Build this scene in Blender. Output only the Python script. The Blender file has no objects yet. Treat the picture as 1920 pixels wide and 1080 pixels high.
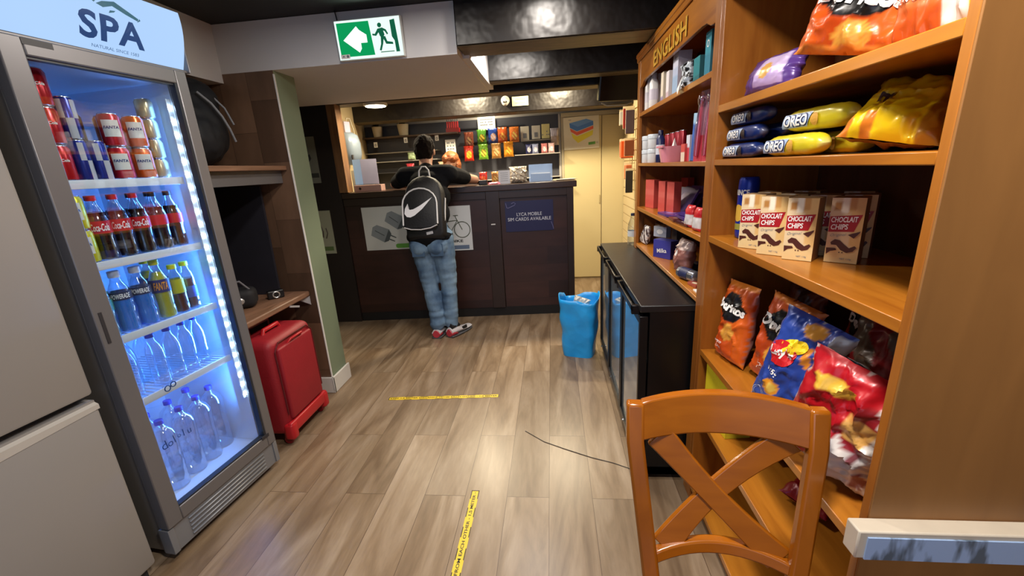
import bpy, bmesh, math, random
from mathutils import Vector, Matrix, noise
random.seed(7)
S = bpy.context.scene
COL = S.collection
PI = math.pi

# ------------------------------------------------------------------ camera
YAW, PITCH, ROLL, FOC = 0.105632908, 0.279892915, 0.0580998414, 781.72
EYE = Vector((0.0, 0.0, 1.42))
def _cam_axes():
    cy, sy = math.cos(YAW), math.sin(YAW)
    f = Vector((-sy*math.cos(PITCH), cy*math.cos(PITCH), -math.sin(PITCH)))
    r = Vector((cy, sy, 0)); d = f.cross(r)
    return (math.cos(ROLL)*r+math.sin(ROLL)*d, math.cos(ROLL)*d-math.sin(ROLL)*r, f)
AR, AD, AF = _cam_axes()
cam_d = bpy.data.cameras.new('camera'); cam = bpy.data.objects.new('camera', cam_d); COL.objects.link(cam)
cam_d.sensor_width = 36.0; cam_d.lens = FOC/1920*36.0; cam_d.clip_start = 0.02
m3 = Matrix((AR, -AD, -AF)).transposed()
cam.matrix_world = Matrix.Translation(EYE) @ m3.to_4x4()
S.camera = cam

# ------------------------------------------------------------------ view, world, lights
S.view_settings.view_transform = 'Standard'; S.view_settings.look = 'None'
S.view_settings.gamma = 1.0; S.view_settings.use_curve_mapping = False
S.view_settings.exposure = 0.03
S.cycles.use_denoising = True
S.cycles.max_bounces = 8; S.cycles.transparent_max_bounces = 24; S.cycles.transmission_bounces = 8
S.cycles.caustics_reflective = False; S.cycles.caustics_refractive = False
S.cycles.sample_clamp_indirect = 6.0
W = bpy.data.worlds.new('world'); S.world = W; W.use_nodes = True
W.node_tree.nodes['Background'].inputs[0].default_value = (0.55, 0.68, 1.0, 1)
W.node_tree.nodes['Background'].inputs[1].default_value = 0.38
def light(name, kind, loc, energy, color, size=0.1, rot=(0,0,0), sizey=None, spot=None):
    l = bpy.data.lights.new(name, kind); o = bpy.data.objects.new(name, l); COL.objects.link(o)
    o.location = loc; o.rotation_euler = rot; l.energy = energy; l.color = color
    if kind == 'AREA':
        l.size = size
        if sizey: l.shape = 'RECTANGLE'; l.size_y = sizey
        elif sizey is None: l.shape = 'DISK'
    elif kind == 'SPOT': l.shadow_soft_size = size; l.spot_size = spot or 1.6; l.spot_blend = .8
    else: l.shadow_soft_size = size
    return o
WARM = (1.0, 0.80, 0.56); SOFT = (1.0, 0.92, 0.83)
light('overhead_light', 'AREA', (0.12, 0.50, 2.24), 32, SOFT, 0.22)
light('overhead_light', 'AREA', (-0.65, 1.55, 2.24), 15, SOFT, 0.18)
light('overhead_light', 'AREA', (0.0, 2.15, 2.24), 10, SOFT, 0.14)
light('overhead_light', 'AREA', (-0.25, 2.98, 2.24), 15, SOFT, 0.3)
light('overhead_light', 'AREA', (-.85, 4.42, 2.25), 46, (1.0, .84, .58), 0.16)
light('overhead_light', 'AREA', (0.1, 4.42, 2.25), 40, (1.0, .84, .58), 0.16)
light('overhead_light', 'AREA', (-.75, 5.06, 2.24), 7, (1.0, .86, .62), 0.14)  # added lamp, unseen behind the last beam, to brighten the hanging sweets
light('street_daylight', 'AREA', (-0.3, -1.3, 1.5), 10, (0.62, 0.76, 1.0), 1.8, (math.radians(82), 0, 0), 1.5)

# ------------------------------------------------------------------ pixel helpers (a pixel seen from the camera -> a point of a real plane)
def ray(px, py):
    return AR*(px-960.0) + AD*(py-540.0) + AF*FOC
def at(ax, val, px, py):
    r = ray(px, py); i = 'xyz'.index(ax)
    return EYE + r*((val-EYE[i])/r[i])

# ------------------------------------------------------------------ materials
def lin(h):
    if isinstance(h, str):
        h = h.lstrip('#'); c = [int(h[i:i+2], 16)/255 for i in (0, 2, 4)]
        return tuple(x/12.92 if x <= .04045 else ((x+.055)/1.055)**2.4 for x in c)
    return h
def new_mat(name):
    m = bpy.data.materials.new(name); m.use_nodes = True
    return m, m.node_tree.nodes, m.node_tree.links, m.node_tree.nodes['Principled BSDF']
_MC = {}
def mat(name, rgb, rough=.5, metal=0, var=.10, scale=12, bump=0, emis=0, coat=0, bscale=None, spec=.5):
    if name in _MC: return _MC[name]
    rgb = lin(rgb)
    m, N, L, b = new_mat(name)
    tc = N.new('ShaderNodeTexCoord'); no = N.new('ShaderNodeTexNoise'); no.inputs['Scale'].default_value = scale; no.inputs['Detail'].default_value = 3
    L.new(tc.outputs['Object'], no.inputs['Vector'])
    mx = N.new('ShaderNodeMix'); mx.data_type = 'RGBA'
    mx.inputs['A'].default_value = (*[max(0, c*(1-var)) for c in rgb], 1); mx.inputs['B'].default_value = (*[min(1, c*(1+var)) for c in rgb], 1)
    L.new(no.outputs['Fac'], mx.inputs['Factor']); L.new(mx.outputs['Result'], b.inputs['Base Color'])
    b.inputs['Roughness'].default_value = rough; b.inputs['Metallic'].default_value = metal
    b.inputs['Specular IOR Level'].default_value = spec
    if coat: b.inputs['Coat Weight'].default_value = coat; b.inputs['Coat Roughness'].default_value = .1
    if emis: L.new(mx.outputs['Result'], b.inputs['Emission Color']); b.inputs['Emission Strength'].default_value = emis
    if bump:
        n2 = N.new('ShaderNodeTexNoise'); n2.inputs['Scale'].default_value = bscale or scale*4; L.new(tc.outputs['Object'], n2.inputs['Vector'])
        bp = N.new('ShaderNodeBump'); bp.inputs['Strength'].default_value = bump; bp.inputs['Distance'].default_value = .01
        L.new(n2.outputs['Fac'], bp.inputs['Height']); L.new(bp.outputs['Normal'], b.inputs['Normal'])
    _MC[name] = m; return m
def wood(name, c1, c2, axis='z', rough=.35, scale=9, stretch=.12, coat=0, world=False, blotch=.5, bump=.02):
    if name in _MC: return _MC[name]
    m, N, L, b = new_mat(name)
    tc = N.new('ShaderNodeTexCoord'); mp = N.new('ShaderNodeMapping')
    sc = [1, 1, 1]; sc['xyz'.index(axis)] = stretch; mp.inputs['Scale'].default_value = sc
    L.new(tc.outputs['Object'], mp.inputs['Vector'])
    n1 = N.new('ShaderNodeTexNoise'); n1.inputs['Scale'].default_value = scale*5; n1.inputs['Detail'].default_value = 6; n1.inputs['Distortion'].default_value = .6
    n2 = N.new('ShaderNodeTexNoise'); n2.inputs['Scale'].default_value = scale*.8; n2.inputs['Detail'].default_value = 2
    L.new(mp.outputs['Vector'], n1.inputs['Vector']); L.new(mp.outputs['Vector'], n2.inputs['Vector'])
    ad = N.new('ShaderNodeMix'); ad.data_type = 'FLOAT'; ad.inputs['Factor'].default_value = blotch
    L.new(n1.outputs['Fac'], ad.inputs['A']); L.new(n2.outputs['Fac'], ad.inputs['B'])
    cr = N.new('ShaderNodeValToRGB'); cr.color_ramp.elements[0].position = .33; cr.color_ramp.elements[1].position = .68
    cr.color_ramp.elements[0].color = (*lin(c1), 1); cr.color_ramp.elements[1].color = (*lin(c2), 1)
    L.new(ad.outputs['Result'], cr.inputs['Fac']); L.new(cr.outputs['Color'], b.inputs['Base Color'])
    b.inputs['Roughness'].default_value = rough
    if coat: b.inputs['Coat Weight'].default_value = coat; b.inputs['Coat Roughness'].default_value = .12
    bp = N.new('ShaderNodeBump'); bp.inputs['Strength'].default_value = bump*5; bp.inputs['Distance'].default_value = .003
    L.new(n1.outputs['Fac'], bp.inputs['Height']); L.new(bp.outputs['Normal'], b.inputs['Normal'])
    _MC[name] = m; return m
def printed(name, rough=.4, metal=0, bump=.0, scale=60, coat=0):
    """printed packaging: the colours of the print are on the mesh"""
    if name in _MC: return _MC[name]
    m, N, L, b = new_mat(name)
    at_ = N.new('ShaderNodeAttribute'); at_.attribute_name = 'ink'
    tc = N.new('ShaderNodeTexCoord'); no = N.new('ShaderNodeTexNoise'); no.inputs['Scale'].default_value = scale; L.new(tc.outputs['Object'], no.inputs['Vector'])
    hs = N.new('ShaderNodeHueSaturation'); mr = N.new('ShaderNodeMapRange'); mr.inputs['To Min'].default_value = .92; mr.inputs['To Max'].default_value = 1.08
    L.new(no.outputs['Fac'], mr.inputs['Value']); L.new(mr.outputs['Result'], hs.inputs['Value']); L.new(at_.outputs['Color'], hs.inputs['Color'])
    L.new(hs.outputs['Color'], b.inputs['Base Color'])
    b.inputs['Roughness'].default_value = rough; b.inputs['Metallic'].default_value = metal
    if coat: b.inputs['Coat Weight'].default_value = coat
    if bump:
        bp = N.new('ShaderNodeBump'); bp.inputs['Strength'].default_value = bump; bp.inputs['Distance'].default_value = .004
        L.new(no.outputs['Fac'], bp.inputs['Height']); L.new(bp.outputs['Normal'], b.inputs['Normal'])
    _MC[name] = m; return m
def clear(name, tint=(.9, .95, 1), refl=.35, rough=.06, base=.06):
    """thin clear plastic or glass: lets light through, shines at the edges"""
    if name in _MC: return _MC[name]
    m, N, L, b = new_mat(name); N.remove(b)
    out = N['Material Output']; tr = N.new('ShaderNodeBsdfTransparent'); gl = N.new('ShaderNodeBsdfGlossy'); mx = N.new('ShaderNodeMixShader')
    tr.inputs['Color'].default_value = (*tint, 1); gl.inputs['Roughness'].default_value = rough; gl.inputs['Color'].default_value = (.95, .97, 1, 1)
    lw = N.new('ShaderNodeLayerWeight'); lw.inputs['Blend'].default_value = .45
    mr = N.new('ShaderNodeMapRange'); mr.inputs['To Min'].default_value = base; mr.inputs['To Max'].default_value = refl
    L.new(lw.outputs['Facing'], mr.inputs['Value']); L.new(mr.outputs['Result'], mx.inputs['Fac'])
    no = N.new('ShaderNodeTexNoise'); no.inputs['Scale'].default_value = 30; bp = N.new('ShaderNodeBump'); bp.inputs['Strength'].default_value = .03
    tc = N.new('ShaderNodeTexCoord'); L.new(tc.outputs['Object'], no.inputs['Vector']); L.new(no.outputs['Fac'], bp.inputs['Height']); L.new(bp.outputs['Normal'], gl.inputs['Normal'])
    L.new(tr.outputs[0], mx.inputs[1]); L.new(gl.outputs[0], mx.inputs[2]); L.new(mx.outputs[0], out.inputs['Surface'])
    _MC[name] = m; return m
def glow(name, rgb, strength):
    if name in _MC: return _MC[name]
    m, N, L, b = new_mat(name); N.remove(b)
    e = N.new('ShaderNodeEmission'); tc = N.new('ShaderNodeTexCoord'); no = N.new('ShaderNodeTexNoise'); no.inputs['Scale'].default_value = 3
    mx = N.new('ShaderNodeMix'); mx.data_type = 'RGBA'; rgb = lin(rgb)
    mx.inputs['A'].default_value = (*[c*.92 for c in rgb], 1); mx.inputs['B'].default_value = (*rgb, 1)
    L.new(tc.outputs['Object'], no.inputs['Vector']); L.new(no.outputs['Fac'], mx.inputs['Factor']); L.new(mx.outputs['Result'], e.inputs['Color'])
    e.inputs['Strength'].default_value = strength; L.new(e.outputs[0], N['Material Output'].inputs['Surface'])
    _MC[name] = m; return m

# ------------------------------------------------------------------ objects
def tag(o, label=None, cat=None, group=None, kind=None):
    if label: o['label'] = label
    if cat: o['category'] = cat
    if group: o['group'] = group
    if kind: o['kind'] = kind
    return o
def thing(name, label, cat, loc=(0, 0, 0), rz=0, group=None, rot=None):
    o = bpy.data.objects.new(name, None); COL.objects.link(o); o.empty_display_size = .05
    o.location = loc; o.rotation_euler = rot if rot else (0, 0, rz)
    return tag(o, label, cat, group)
def copy_tree(o, parent=None):
    c = o.copy(); COL.objects.link(c)
    if parent: c.parent = parent
    for ch in list(KIDS.get(o.name, [])): copy_tree(bpy.data.objects[ch], c)
    KIDS[c.name] = [x.name for x in COL.objects if x.parent == c] if KIDS.get(o.name) else []
    return c
KIDS = {}
def dup(o, loc, rz=None, label=None, group=None, rot=None):
    c = copy_tree(o); c.location = loc
    if rz is not None: c.rotation_euler = (0, 0, rz)
    if rot is not None: c.rotation_euler = rot
    if label: c['label'] = label
    if group: c['group'] = group
    return c

def euler(r): return Matrix.Rotation(r[2], 4, 'Z') @ Matrix.Rotation(r[1], 4, 'Y') @ Matrix.Rotation(r[0], 4, 'X')
class MB:
    """collects shapes into ONE mesh"""
    def __init__(s): s.v = []; s.f = []; s.m = []; s.c = None
    def add(s, vs, fs, mi=0, M=None):
        b = len(s.v)
        s.v += [tuple(M @ Vector(v)) if M else tuple(v) for v in vs]
        s.f += [tuple(i+b for i in f) for f in fs]; s.m += [mi]*len(fs); return s
    def box(s, c, d, rot=None, mi=0, bev=0):
        x, y, z = d[0]/2, d[1]/2, d[2]/2
        M = Matrix.Translation(c) @ (euler(rot) if rot else Matrix())
        if bev:
            bm = bmesh.new(); bmesh.ops.create_cube(bm, size=1)
            for v in bm.verts: v.co = Vector((v.co.x*d[0], v.co.y*d[1], v.co.z*d[2]))
            bmesh.ops.bevel(bm, geom=list(bm.edges), offset=bev, segments=2, profile=.5, affect='EDGES')
            bm.verts.index_update()
            s.add([v.co[:] for v in bm.verts], [[v.index for v in f.verts] for f in bm.faces], mi, M); bm.free(); return s
        vs = [(a*x, b_*y, c_*z) for a in (-1, 1) for b_ in (-1, 1) for c_ in (-1, 1)]
        return s.add(vs, [(0, 1, 3, 2), (4, 6, 7, 5), (0, 4, 5, 1), (2, 3, 7, 6), (0, 2, 6, 4), (1, 5, 7, 3)], mi, M)
    def box2(s, a, b, mi=0, bev=0):
        return s.box([(a[i]+b[i])/2 for i in range(3)], [abs(b[i]-a[i]) for i in range(3)], None, mi, bev)
    def lathe(s, prof, n=20, mi=0, M=None, mis=None, sq=None):
        vs = []; fs = []; mm = []
        for r, z in prof:
            for k in range(n):
                a = 2*PI*k/n; q = 1
                if sq: q = 1/max(abs(math.cos(a))**sq+abs(math.sin(a))**sq, 1e-6)**(1/sq)
                vs.append((r*q*math.cos(a), r*q*math.sin(a), z))
        for i in range(len(prof)-1):
            for k in range(n):
                fs.append((i*n+k, i*n+(k+1) % n, (i+1)*n+(k+1) % n, (i+1)*n+k)); mm.append(mis[i] if mis else mi)
        fs.append(tuple(reversed(range(n)))); mm.append(mm[0]); fs.append(tuple((len(prof)-1)*n+k for k in range(n))); mm.append(mm[-2])
        s.add(vs, fs, mi, M); s.m[-len(mm):] = mm; return s
    def tube(s, pts, r, n=8, mi=0, closed=False, flat=1.0, cap=True):
        pts = [Vector(p) for p in pts]; rs = r if isinstance(r, (list, tuple)) else [r]*len(pts)
        vs = []; up = None; k0 = len(pts)
        for i, p in enumerate(pts):
            if closed: t = pts[(i+1) % k0]-pts[i-1]
            else: t = pts[min(i+1, k0-1)]-pts[max(i-1, 0)]
            t.normalize()
            if up is None:
                up = Vector((0, 0, 1)) if abs(t.z) < .9 else Vector((1, 0, 0))
            a = t.cross(up).normalized(); b = a.cross(t).normalized(); up = b
            for k in range(n):
                th = 2*PI*k/n; vs.append(p + a*math.cos(th)*rs[i] + b*math.sin(th)*rs[i]*flat)
        fs = []
        for i in range(k0 if closed else k0-1):
            j = (i+1) % k0
            for k in range(n): fs.append((i*n+k, i*n+(k+1) % n, j*n+(k+1) % n, j*n+k))
        if cap and not closed: fs.append(tuple(reversed(range(n)))); fs.append(tuple((k0-1)*n+k for k in range(n)))
        return s.add(vs, fs, mi)
    def prism(s, poly, t, M=None, mi=0):
        """poly in XZ (facing -Y), thickness t toward +Y"""
        n = len(poly); vs = [(x, 0, z) for x, z in poly]+[(x, t, z) for x, z in poly]
        fs = [tuple(range(n)), tuple(reversed(range(n, 2*n)))]+[(i, i+n, (i+1) % n+n, (i+1) % n) for i in range(n)]
        return s.add(vs, fs, mi, M)
    def ball(s, c, r, mi=0, seg=14, ring=9, rot=None):
        r = r if isinstance(r, (list, tuple)) else (r, r, r)
        vs = [(0, 0, -r[2])]; fs = []
        for i in range(1, ring):
            ph = -PI/2+PI*i/ring
            for k in range(seg):
                a = 2*PI*k/seg; vs.append((r[0]*math.cos(ph)*math.cos(a), r[1]*math.cos(ph)*math.sin(a), r[2]*math.sin(ph)))
        vs.append((0, 0, r[2])); T = len(vs)-1
        for k in range(seg): fs.append((0, 1+(k+1) % seg, 1+k)); fs.append((T, T-seg+k, T-seg+(k+1) % seg))
        for i in range(ring-2):
            for k in range(seg):
                a = 1+i*seg; fs.append((a+k, a+(k+1) % seg, a+seg+(k+1) % seg, a+seg+k))
        return s.add(vs, fs, mi, Matrix.Translation(c) @ (euler(rot) if rot else Matrix()))
    def build(s, name, mats, parent=None, smooth=None, bevel=0, loc=None, rot=None, subsurf=0, ink=None):
        me = bpy.data.meshes.new(name); me.from_pydata(s.v, [], s.f)
        mats = mats if isinstance(mats, (list, tuple)) else [mats]
        for m_ in mats: me.materials.append(m_)
        me.polygons.foreach_set('material_index', s.m); me.update()
        bm = bmesh.new(); bm.from_mesh(me); bmesh.ops.recalc_face_normals(bm, faces=bm.faces); bm.to_mesh(me); bm.free()
        o = bpy.data.objects.new(name, me); COL.objects.link(o)
        if ink is not None:
            ca = me.color_attributes.new('ink', 'FLOAT_COLOR', 'POINT')
            for i, c in enumerate(ink): ca.data[i].color = (*c, 1)
        if smooth is not None:
            me.polygons.foreach_set('use_smooth', [True]*len(me.polygons)); me.set_sharp_from_angle(angle=math.radians(smooth))
        if parent: o.parent = parent; KIDS.setdefault(parent.name, []).append(o.name)
        if loc: o.location = loc
        if rot: o.rotation_euler = rot
        if bevel:
            md = o.modifiers.new('bevel', 'BEVEL'); md.width = bevel; md.segments = 2; md.limit_method = 'ANGLE'; md.angle_limit = math.radians(40)
            for p in me.polygons: p.use_smooth = True
            me.set_sharp_from_angle(angle=math.radians(50))
        if subsurf:
            md = o.modifiers.new('subsurf', 'SUBSURF'); md.levels = subsurf; md.render_levels = subsurf
        return o

# ------------------------------------------------------------------ lettering
_TC = {}
def text_geo(s, bold=0.0, shear=0.0, cuts=0, spacing=1.0):
    k = (s, bold, shear, cuts, spacing)
    if k in _TC: return _TC[k]
    cu = bpy.data.curves.new('t', 'FONT'); cu.body = s; cu.offset = bold; cu.shear = shear; cu.resolution_u = 3; cu.space_character = spacing
    cu.align_x = 'LEFT'; o = bpy.data.objects.new('t', cu); COL.objects.link(o)
    dg = bpy.context.evaluated_depsgraph_get(); dg.update()
    me = bpy.data.meshes.new_from_object(o.evaluated_get(dg))
    bm = bmesh.new(); bm.from_mesh(me)
    bmesh.ops.triangulate(bm, faces=bm.faces)
    for _ in range(cuts):
        ed = [e for e in bm.edges if e.calc_length() > .16]
        if ed: bmesh.ops.subdivide_edges(bm, edges=ed, cuts=1); bmesh.ops.triangulate(bm, faces=[f for f in bm.faces if len(f.verts) > 3])
    bm.verts.index_update()
    vs = [v.co.copy() for v in bm.verts]; fs = [tuple(v.index for v in f.verts) for f in bm.faces]; bm.free()
    bpy.data.objects.remove(o); bpy.data.curves.remove(cu); bpy.data.meshes.remove(me)
    x0 = min(v.x for v in vs); x1 = max(v.x for v in vs); y0 = min(v.y for v in vs); y1 = max(v.y for v in vs)
    vs = [((v.x-x0)/(x1-x0)-.5, (v.y-y0)/(y1-y0)-.5) for v in vs]
    _TC[k] = (vs, fs, (x1-x0)/(y1-y0)); return _TC[k]
def put_text(mb, s, f, w=None, h=None, cx=0, cz=0, off=.0006, mi=0, bold=.012, shear=0, cuts=0, rot=0, spacing=1.0):
    """lettering laid on a surface; f(x, z, offset) -> point"""
    vs, fs, asp = text_geo(s, bold, shear, cuts, spacing)
    if w is None: w = h*asp
    if h is None: h = w/asp
    c_, s_ = math.cos(rot), math.sin(rot); out = []
    for x, y in vs:
        X, Z = x*w, y*h; out.append(f(cx+X*c_-Z*s_, cz+X*s_+Z*c_, off))
    mb.add(out, fs, mi); return mb
def put_poly(mb, poly, f, off=.0004, mi=0, cuts=0):
    """flat printed shape laid on a surface"""
    bm = bmesh.new(); vs = [bm.verts.new((x, 0, z)) for x, z in poly]; bm.faces.new(vs)
    bmesh.ops.triangulate(bm, faces=bm.faces)
    for _ in range(cuts):
        bmesh.ops.subdivide_edges(bm, edges=bm.edges, cuts=1); bmesh.ops.triangulate(bm, faces=bm.faces)
    bm.verts.index_update()
    mb.add([f(v.co.x, v.co.z, off) for v in bm.verts], [[v.index for v in q.verts] for q in bm.faces], mi); bm.free(); return mb
def flat(y=0): return lambda x, z, o: (x, y-o, z)
def oncyl(r): return lambda x, z, o: ((r+o)*math.sin(x/r), -(r+o)*math.cos(x/r), z)
def ell(cx, cz, rx, rz, n=20, a0=0, a1=2*PI, rot=0):
    o = []
    for k in range(n):
        a = a0+(a1-a0)*k/n; x, z = rx*math.cos(a), rz*math.sin(a)
        o.append((cx+x*math.cos(rot)-z*math.sin(rot), cz+x*math.sin(rot)+z*math.cos(rot)))
    return o
def ink(name, rgb, rough=.45): return mat('ink_'+name, rgb, rough, var=.04, scale=40)
WHITE_INK = ink('white', '#f4f2ee'); BLACK_INK = ink('black', '#0c0c0e'); RED_INK = ink('red', '#c8161d'); NAVY_INK = ink('navy', '#14245c')
BLUE_INK = ink('blue', '#1d3fa8'); YELLOW_INK = ink('yellow', '#f2cf1a'); GREEN_INK = ink('green', '#5c9c3a'); BROWN_INK = ink('brown', '#3c1c12')
TAN_INK = ink('tan', '#c98a3c'); GREY_INK = ink('grey', '#7b7f86'); ORANGE_INK = ink('orange', '#e8741c'); PALE_INK = ink('pale', '#e6d9b8')
# ================================================================== SETTING
def struct(o): o['kind'] = 'structure'; return o
def floor_mat():
    m, N, L, b = new_mat('vinyl_planks')
    tc = N.new('ShaderNodeTexCoord'); mp = N.new('ShaderNodeMapping'); mp.inputs['Rotation'].default_value = (0, 0, PI/2); mp.inputs['Location'].default_value = (.33, .05, 0)
    L.new(tc.outputs['Object'], mp.inputs['Vector'])
    br = N.new('ShaderNodeTexBrick'); br.offset = .37; br.inputs['Scale'].default_value = 1; br.inputs['Brick Width'].default_value = 1.2; br.inputs['Row Height'].default_value = .19
    br.inputs['Mortar Size'].default_value = .0012; br.inputs['Mortar Smooth'].default_value = .3; br.inputs['Color1'].default_value = (0, 0, 0, 1); br.inputs['Color2'].default_value = (1, 1, 1, 1); br.inputs['Mortar'].default_value = (.5, .5, .5, 1)
    L.new(mp.outputs['Vector'], br.inputs['Vector'])
    # grain, shifted plank by plank
    m2 = N.new('ShaderNodeMapping'); m2.inputs['Scale'].default_value = (1, .16, 1); L.new(tc.outputs['Object'], m2.inputs['Vector'])
    sc = N.new('ShaderNodeVectorMath'); sc.operation = 'SCALE'; sc.inputs['Scale'].default_value = 9; L.new(br.outputs['Color'], sc.inputs[0])
    ad = N.new('ShaderNodeVectorMath'); ad.operation = 'ADD'; L.new(m2.outputs['Vector'], ad.inputs[0]); L.new(sc.outputs['Vector'], ad.inputs[1])
    g1 = N.new('ShaderNodeTexNoise'); g1.inputs['Scale'].default_value = 8; g1.inputs['Detail'].default_value = 7; g1.inputs['Distortion'].default_value = 1.4; L.new(ad.outputs['Vector'], g1.inputs['Vector'])
    g2 = N.new('ShaderNodeTexNoise'); g2.inputs['Scale'].default_value = 90; g2.inputs['Detail'].default_value = 4; L.new(ad.outputs['Vector'], g2.inputs['Vector'])
    c1 = N.new('ShaderNodeValToRGB'); e = c1.color_ramp.elements; e[0].position = .32; e[0].color = (*lin('#6f5a45'), 1); e[1].position = .72; e[1].color = (*lin('#9f8c77'), 1)
    e.new(.5).color = (*lin('#88735c'), 1); L.new(g1.outputs['Fac'], c1.inputs['Fac'])
    x1 = N.new('ShaderNodeMix'); x1.data_type = 'RGBA'; x1.blend_type = 'MULTIPLY'; x1.inputs['Factor'].default_value = .55
    r2 = N.new('ShaderNodeMapRange'); r2.inputs['From Min'].default_value = .3; r2.inputs['From Max'].default_value = .7; r2.inputs['To Min'].default_value = .8; r2.inputs['To Max'].default_value = 1.06; L.new(g2.outputs['Fac'], r2.inputs['Value'])
    L.new(c1.outputs['Color'], x1.inputs['A']); L.new(r2.outputs['Result'], x1.inputs['B'])
    x2 = N.new('ShaderNodeMix'); x2.data_type = 'RGBA'; x2.blend_type = 'MULTIPLY'; x2.inputs['Factor'].default_value = 1
    r3 = N.new('ShaderNodeMapRange'); r3.inputs['To Min'].default_value = .86; r3.inputs['To Max'].default_value = 1.12; L.new(br.outputs['Color'], r3.inputs['Value'])
    L.new(x1.outputs['Result'], x2.inputs['A']); L.new(r3.outputs['Result'], x2.inputs['B'])
    x3 = N.new('ShaderNodeMix'); x3.data_type = 'RGBA'; L.new(br.outputs['Fac'], x3.inputs['Factor']); L.new(x2.outputs['Result'], x3.inputs['A']); x3.inputs['B'].default_value = (*lin('#4a3526'), 1)
    L.new(x3.outputs['Result'], b.inputs['Base Color'])
    b.inputs['Roughness'].default_value = .31; b.inputs['Specular IOR Level'].default_value = .5
    bp = N.new('ShaderNodeBump'); bp.inputs['Strength'].default_value = .12; bp.inputs['Distance'].default_value = .003; L.new(g1.outputs['Fac'], bp.inputs['Height']); L.new(bp.outputs['Normal'], b.inputs['Normal'])
    return m
F = MB(); F.box2((-2.75, -1.6, -.05), (1.35, 5.6, 0)); struct(F.build('floor', floor_mat()))

WALLW = mat('white_paint', '#d4d2d2', .75, var=.04, scale=3, bump=.05)
CREAMW = mat('cream_paint', '#c9b48a', .6, var=.08, scale=2.5)
DARKP = mat('black_beam_paint', '#17120f', .38, var=.3, scale=5, bump=.9, bscale=9)
DARKW = mat('dark_wall_paint', '#1f1613', .6, var=.3, scale=4)
BEAMU = wood('beam_underside', '#3a3020', '#7c6c4c', 'x', .5, 4, .25)
CEIL = mat('dark_ceiling_paint', '#191715', .6, var=.3, scale=3)
GREENP = mat('sage_green_paint', '#75836c', .6, var=.06, scale=4)
def panel_mat(name, c1, c2, bw=.5, rh=.16, rot=0, rough=.45):
    m, N, L, b = new_mat(name)
    tc = N.new('ShaderNodeTexCoord'); mp = N.new('ShaderNodeMapping'); mp.inputs['Rotation'].default_value = (PI/2, 0, 0); L.new(tc.outputs['Object'], mp.inputs['Vector'])
    m2 = N.new('ShaderNodeMapping'); m2.inputs['Rotation'].default_value = (0, 0, rot); L.new(mp.outputs['Vector'], m2.inputs['Vector'])
    br = N.new('ShaderNodeTexBrick'); br.inputs['Scale'].default_value = 1; br.inputs['Brick Width'].default_value = bw; br.inputs['Row Height'].default_value = rh; br.inputs['Mortar Size'].default_value = .001
    br.inputs['Color1'].default_value = (*lin(c1), 1); br.inputs['Color2'].default_value = (*lin(c2), 1); br.inputs['Mortar'].default_value = (*[x*.6 for x in lin(c1)], 1); L.new(m2.outputs['Vector'], br.inputs['Vector'])
    no = N.new('ShaderNodeTexNoise'); no.inputs['Scale'].default_value = 14; no.inputs['Detail'].default_value = 5; m4 = N.new('ShaderNodeMapping'); m4.inputs['Scale'].default_value = (.3, 1, 1); L.new(m2.outputs['Vector'], m4.inputs['Vector']); L.new(m4.outputs['Vector'], no.inputs['Vector'])
    mr = N.new('ShaderNodeMapRange'); mr.inputs['To Min'].default_value = .6; mr.inputs['To Max'].default_value = 1.4; L.new(no.outputs['Fac'], mr.inputs['Value'])
    mx = N.new('ShaderNodeMix'); mx.data_type = 'RGBA'; mx.blend_type = 'MULTIPLY'; mx.inputs['Factor'].default_value = 1; L.new(br.outputs['Color'], mx.inputs['A']); L.new(mr.outputs['Result'], mx.inputs['B'])
    L.new(mx.outputs['Result'], b.inputs['Base Color']); b.inputs['Roughness'].default_value = rough; return m
NICHEW = panel_mat('niche_wood_panels', '#4c382b', '#735845', .34, .17, PI/2)
COUNTERW = panel_mat('counter_wood', '#2a1714', '#3a211c', .9, .17, 0, .38)

m = MB(); m.box2((-2.35, -1.6, 0), (-2.25, 2.45, 2.3)); struct(m.build('wall_left', DARKW))
m = MB(); m.box2((-2.75, 2.66, 0), (-2.65, 5.6, 2.3)); struct(m.build('wall_passage', DARKW))
m = MB(); m.box2((-2.25, .5, 1.972), (-1.84, 2.45, 2.27)); struct(m.build('wall_bulkhead', WALLW))
# end wall of the luggage niche: brown panelling towards the room, green front edge
m = MB()
m.box2((-2.6, 2.45, 0), (-1.535, 2.455, 2.02), 0); m.box2((-2.6, 2.455, 0), (-1.535, 2.655, 2.02), 1); m.box2((-1.536, 2.447, .11), (-1.531, 2.459, 2.0), 2)
struct(m.build('wall_niche', [NICHEW, GREENP, WALLW]))
m = MB(); m.box2((-1.62, 2.435, 0), (-1.518, 2.45, .115)); m.box2((-1.533, 2.435, 0), (-1.518, 2.672, .115)); struct(m.build('baseboard_niche', mat('white_skirting', '#cfcdc9', .5, var=.05), bevel=.003))
m = MB(); m.box2((-1.66, 1.70, 0), (-1.512, 1.735, .13)); struct(m.build('baseboard_left', mat('white_skirting', '#cfcdc9'), bevel=.003))
m = MB(); m.box2((-2.6, 2.45, 2.02), (-.48, 3.66, 2.268)); m.box2((-.48, 2.6, 2.03), (-.44, 3.62, 2.268)); struct(m.build('ceiling_soffit', WALLW))
m = MB(); m.box2((-2.75, -1.6, 2.27), (1.35, 5.6, 2.36)); struct(m.build('ceiling', CEIL))
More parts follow.
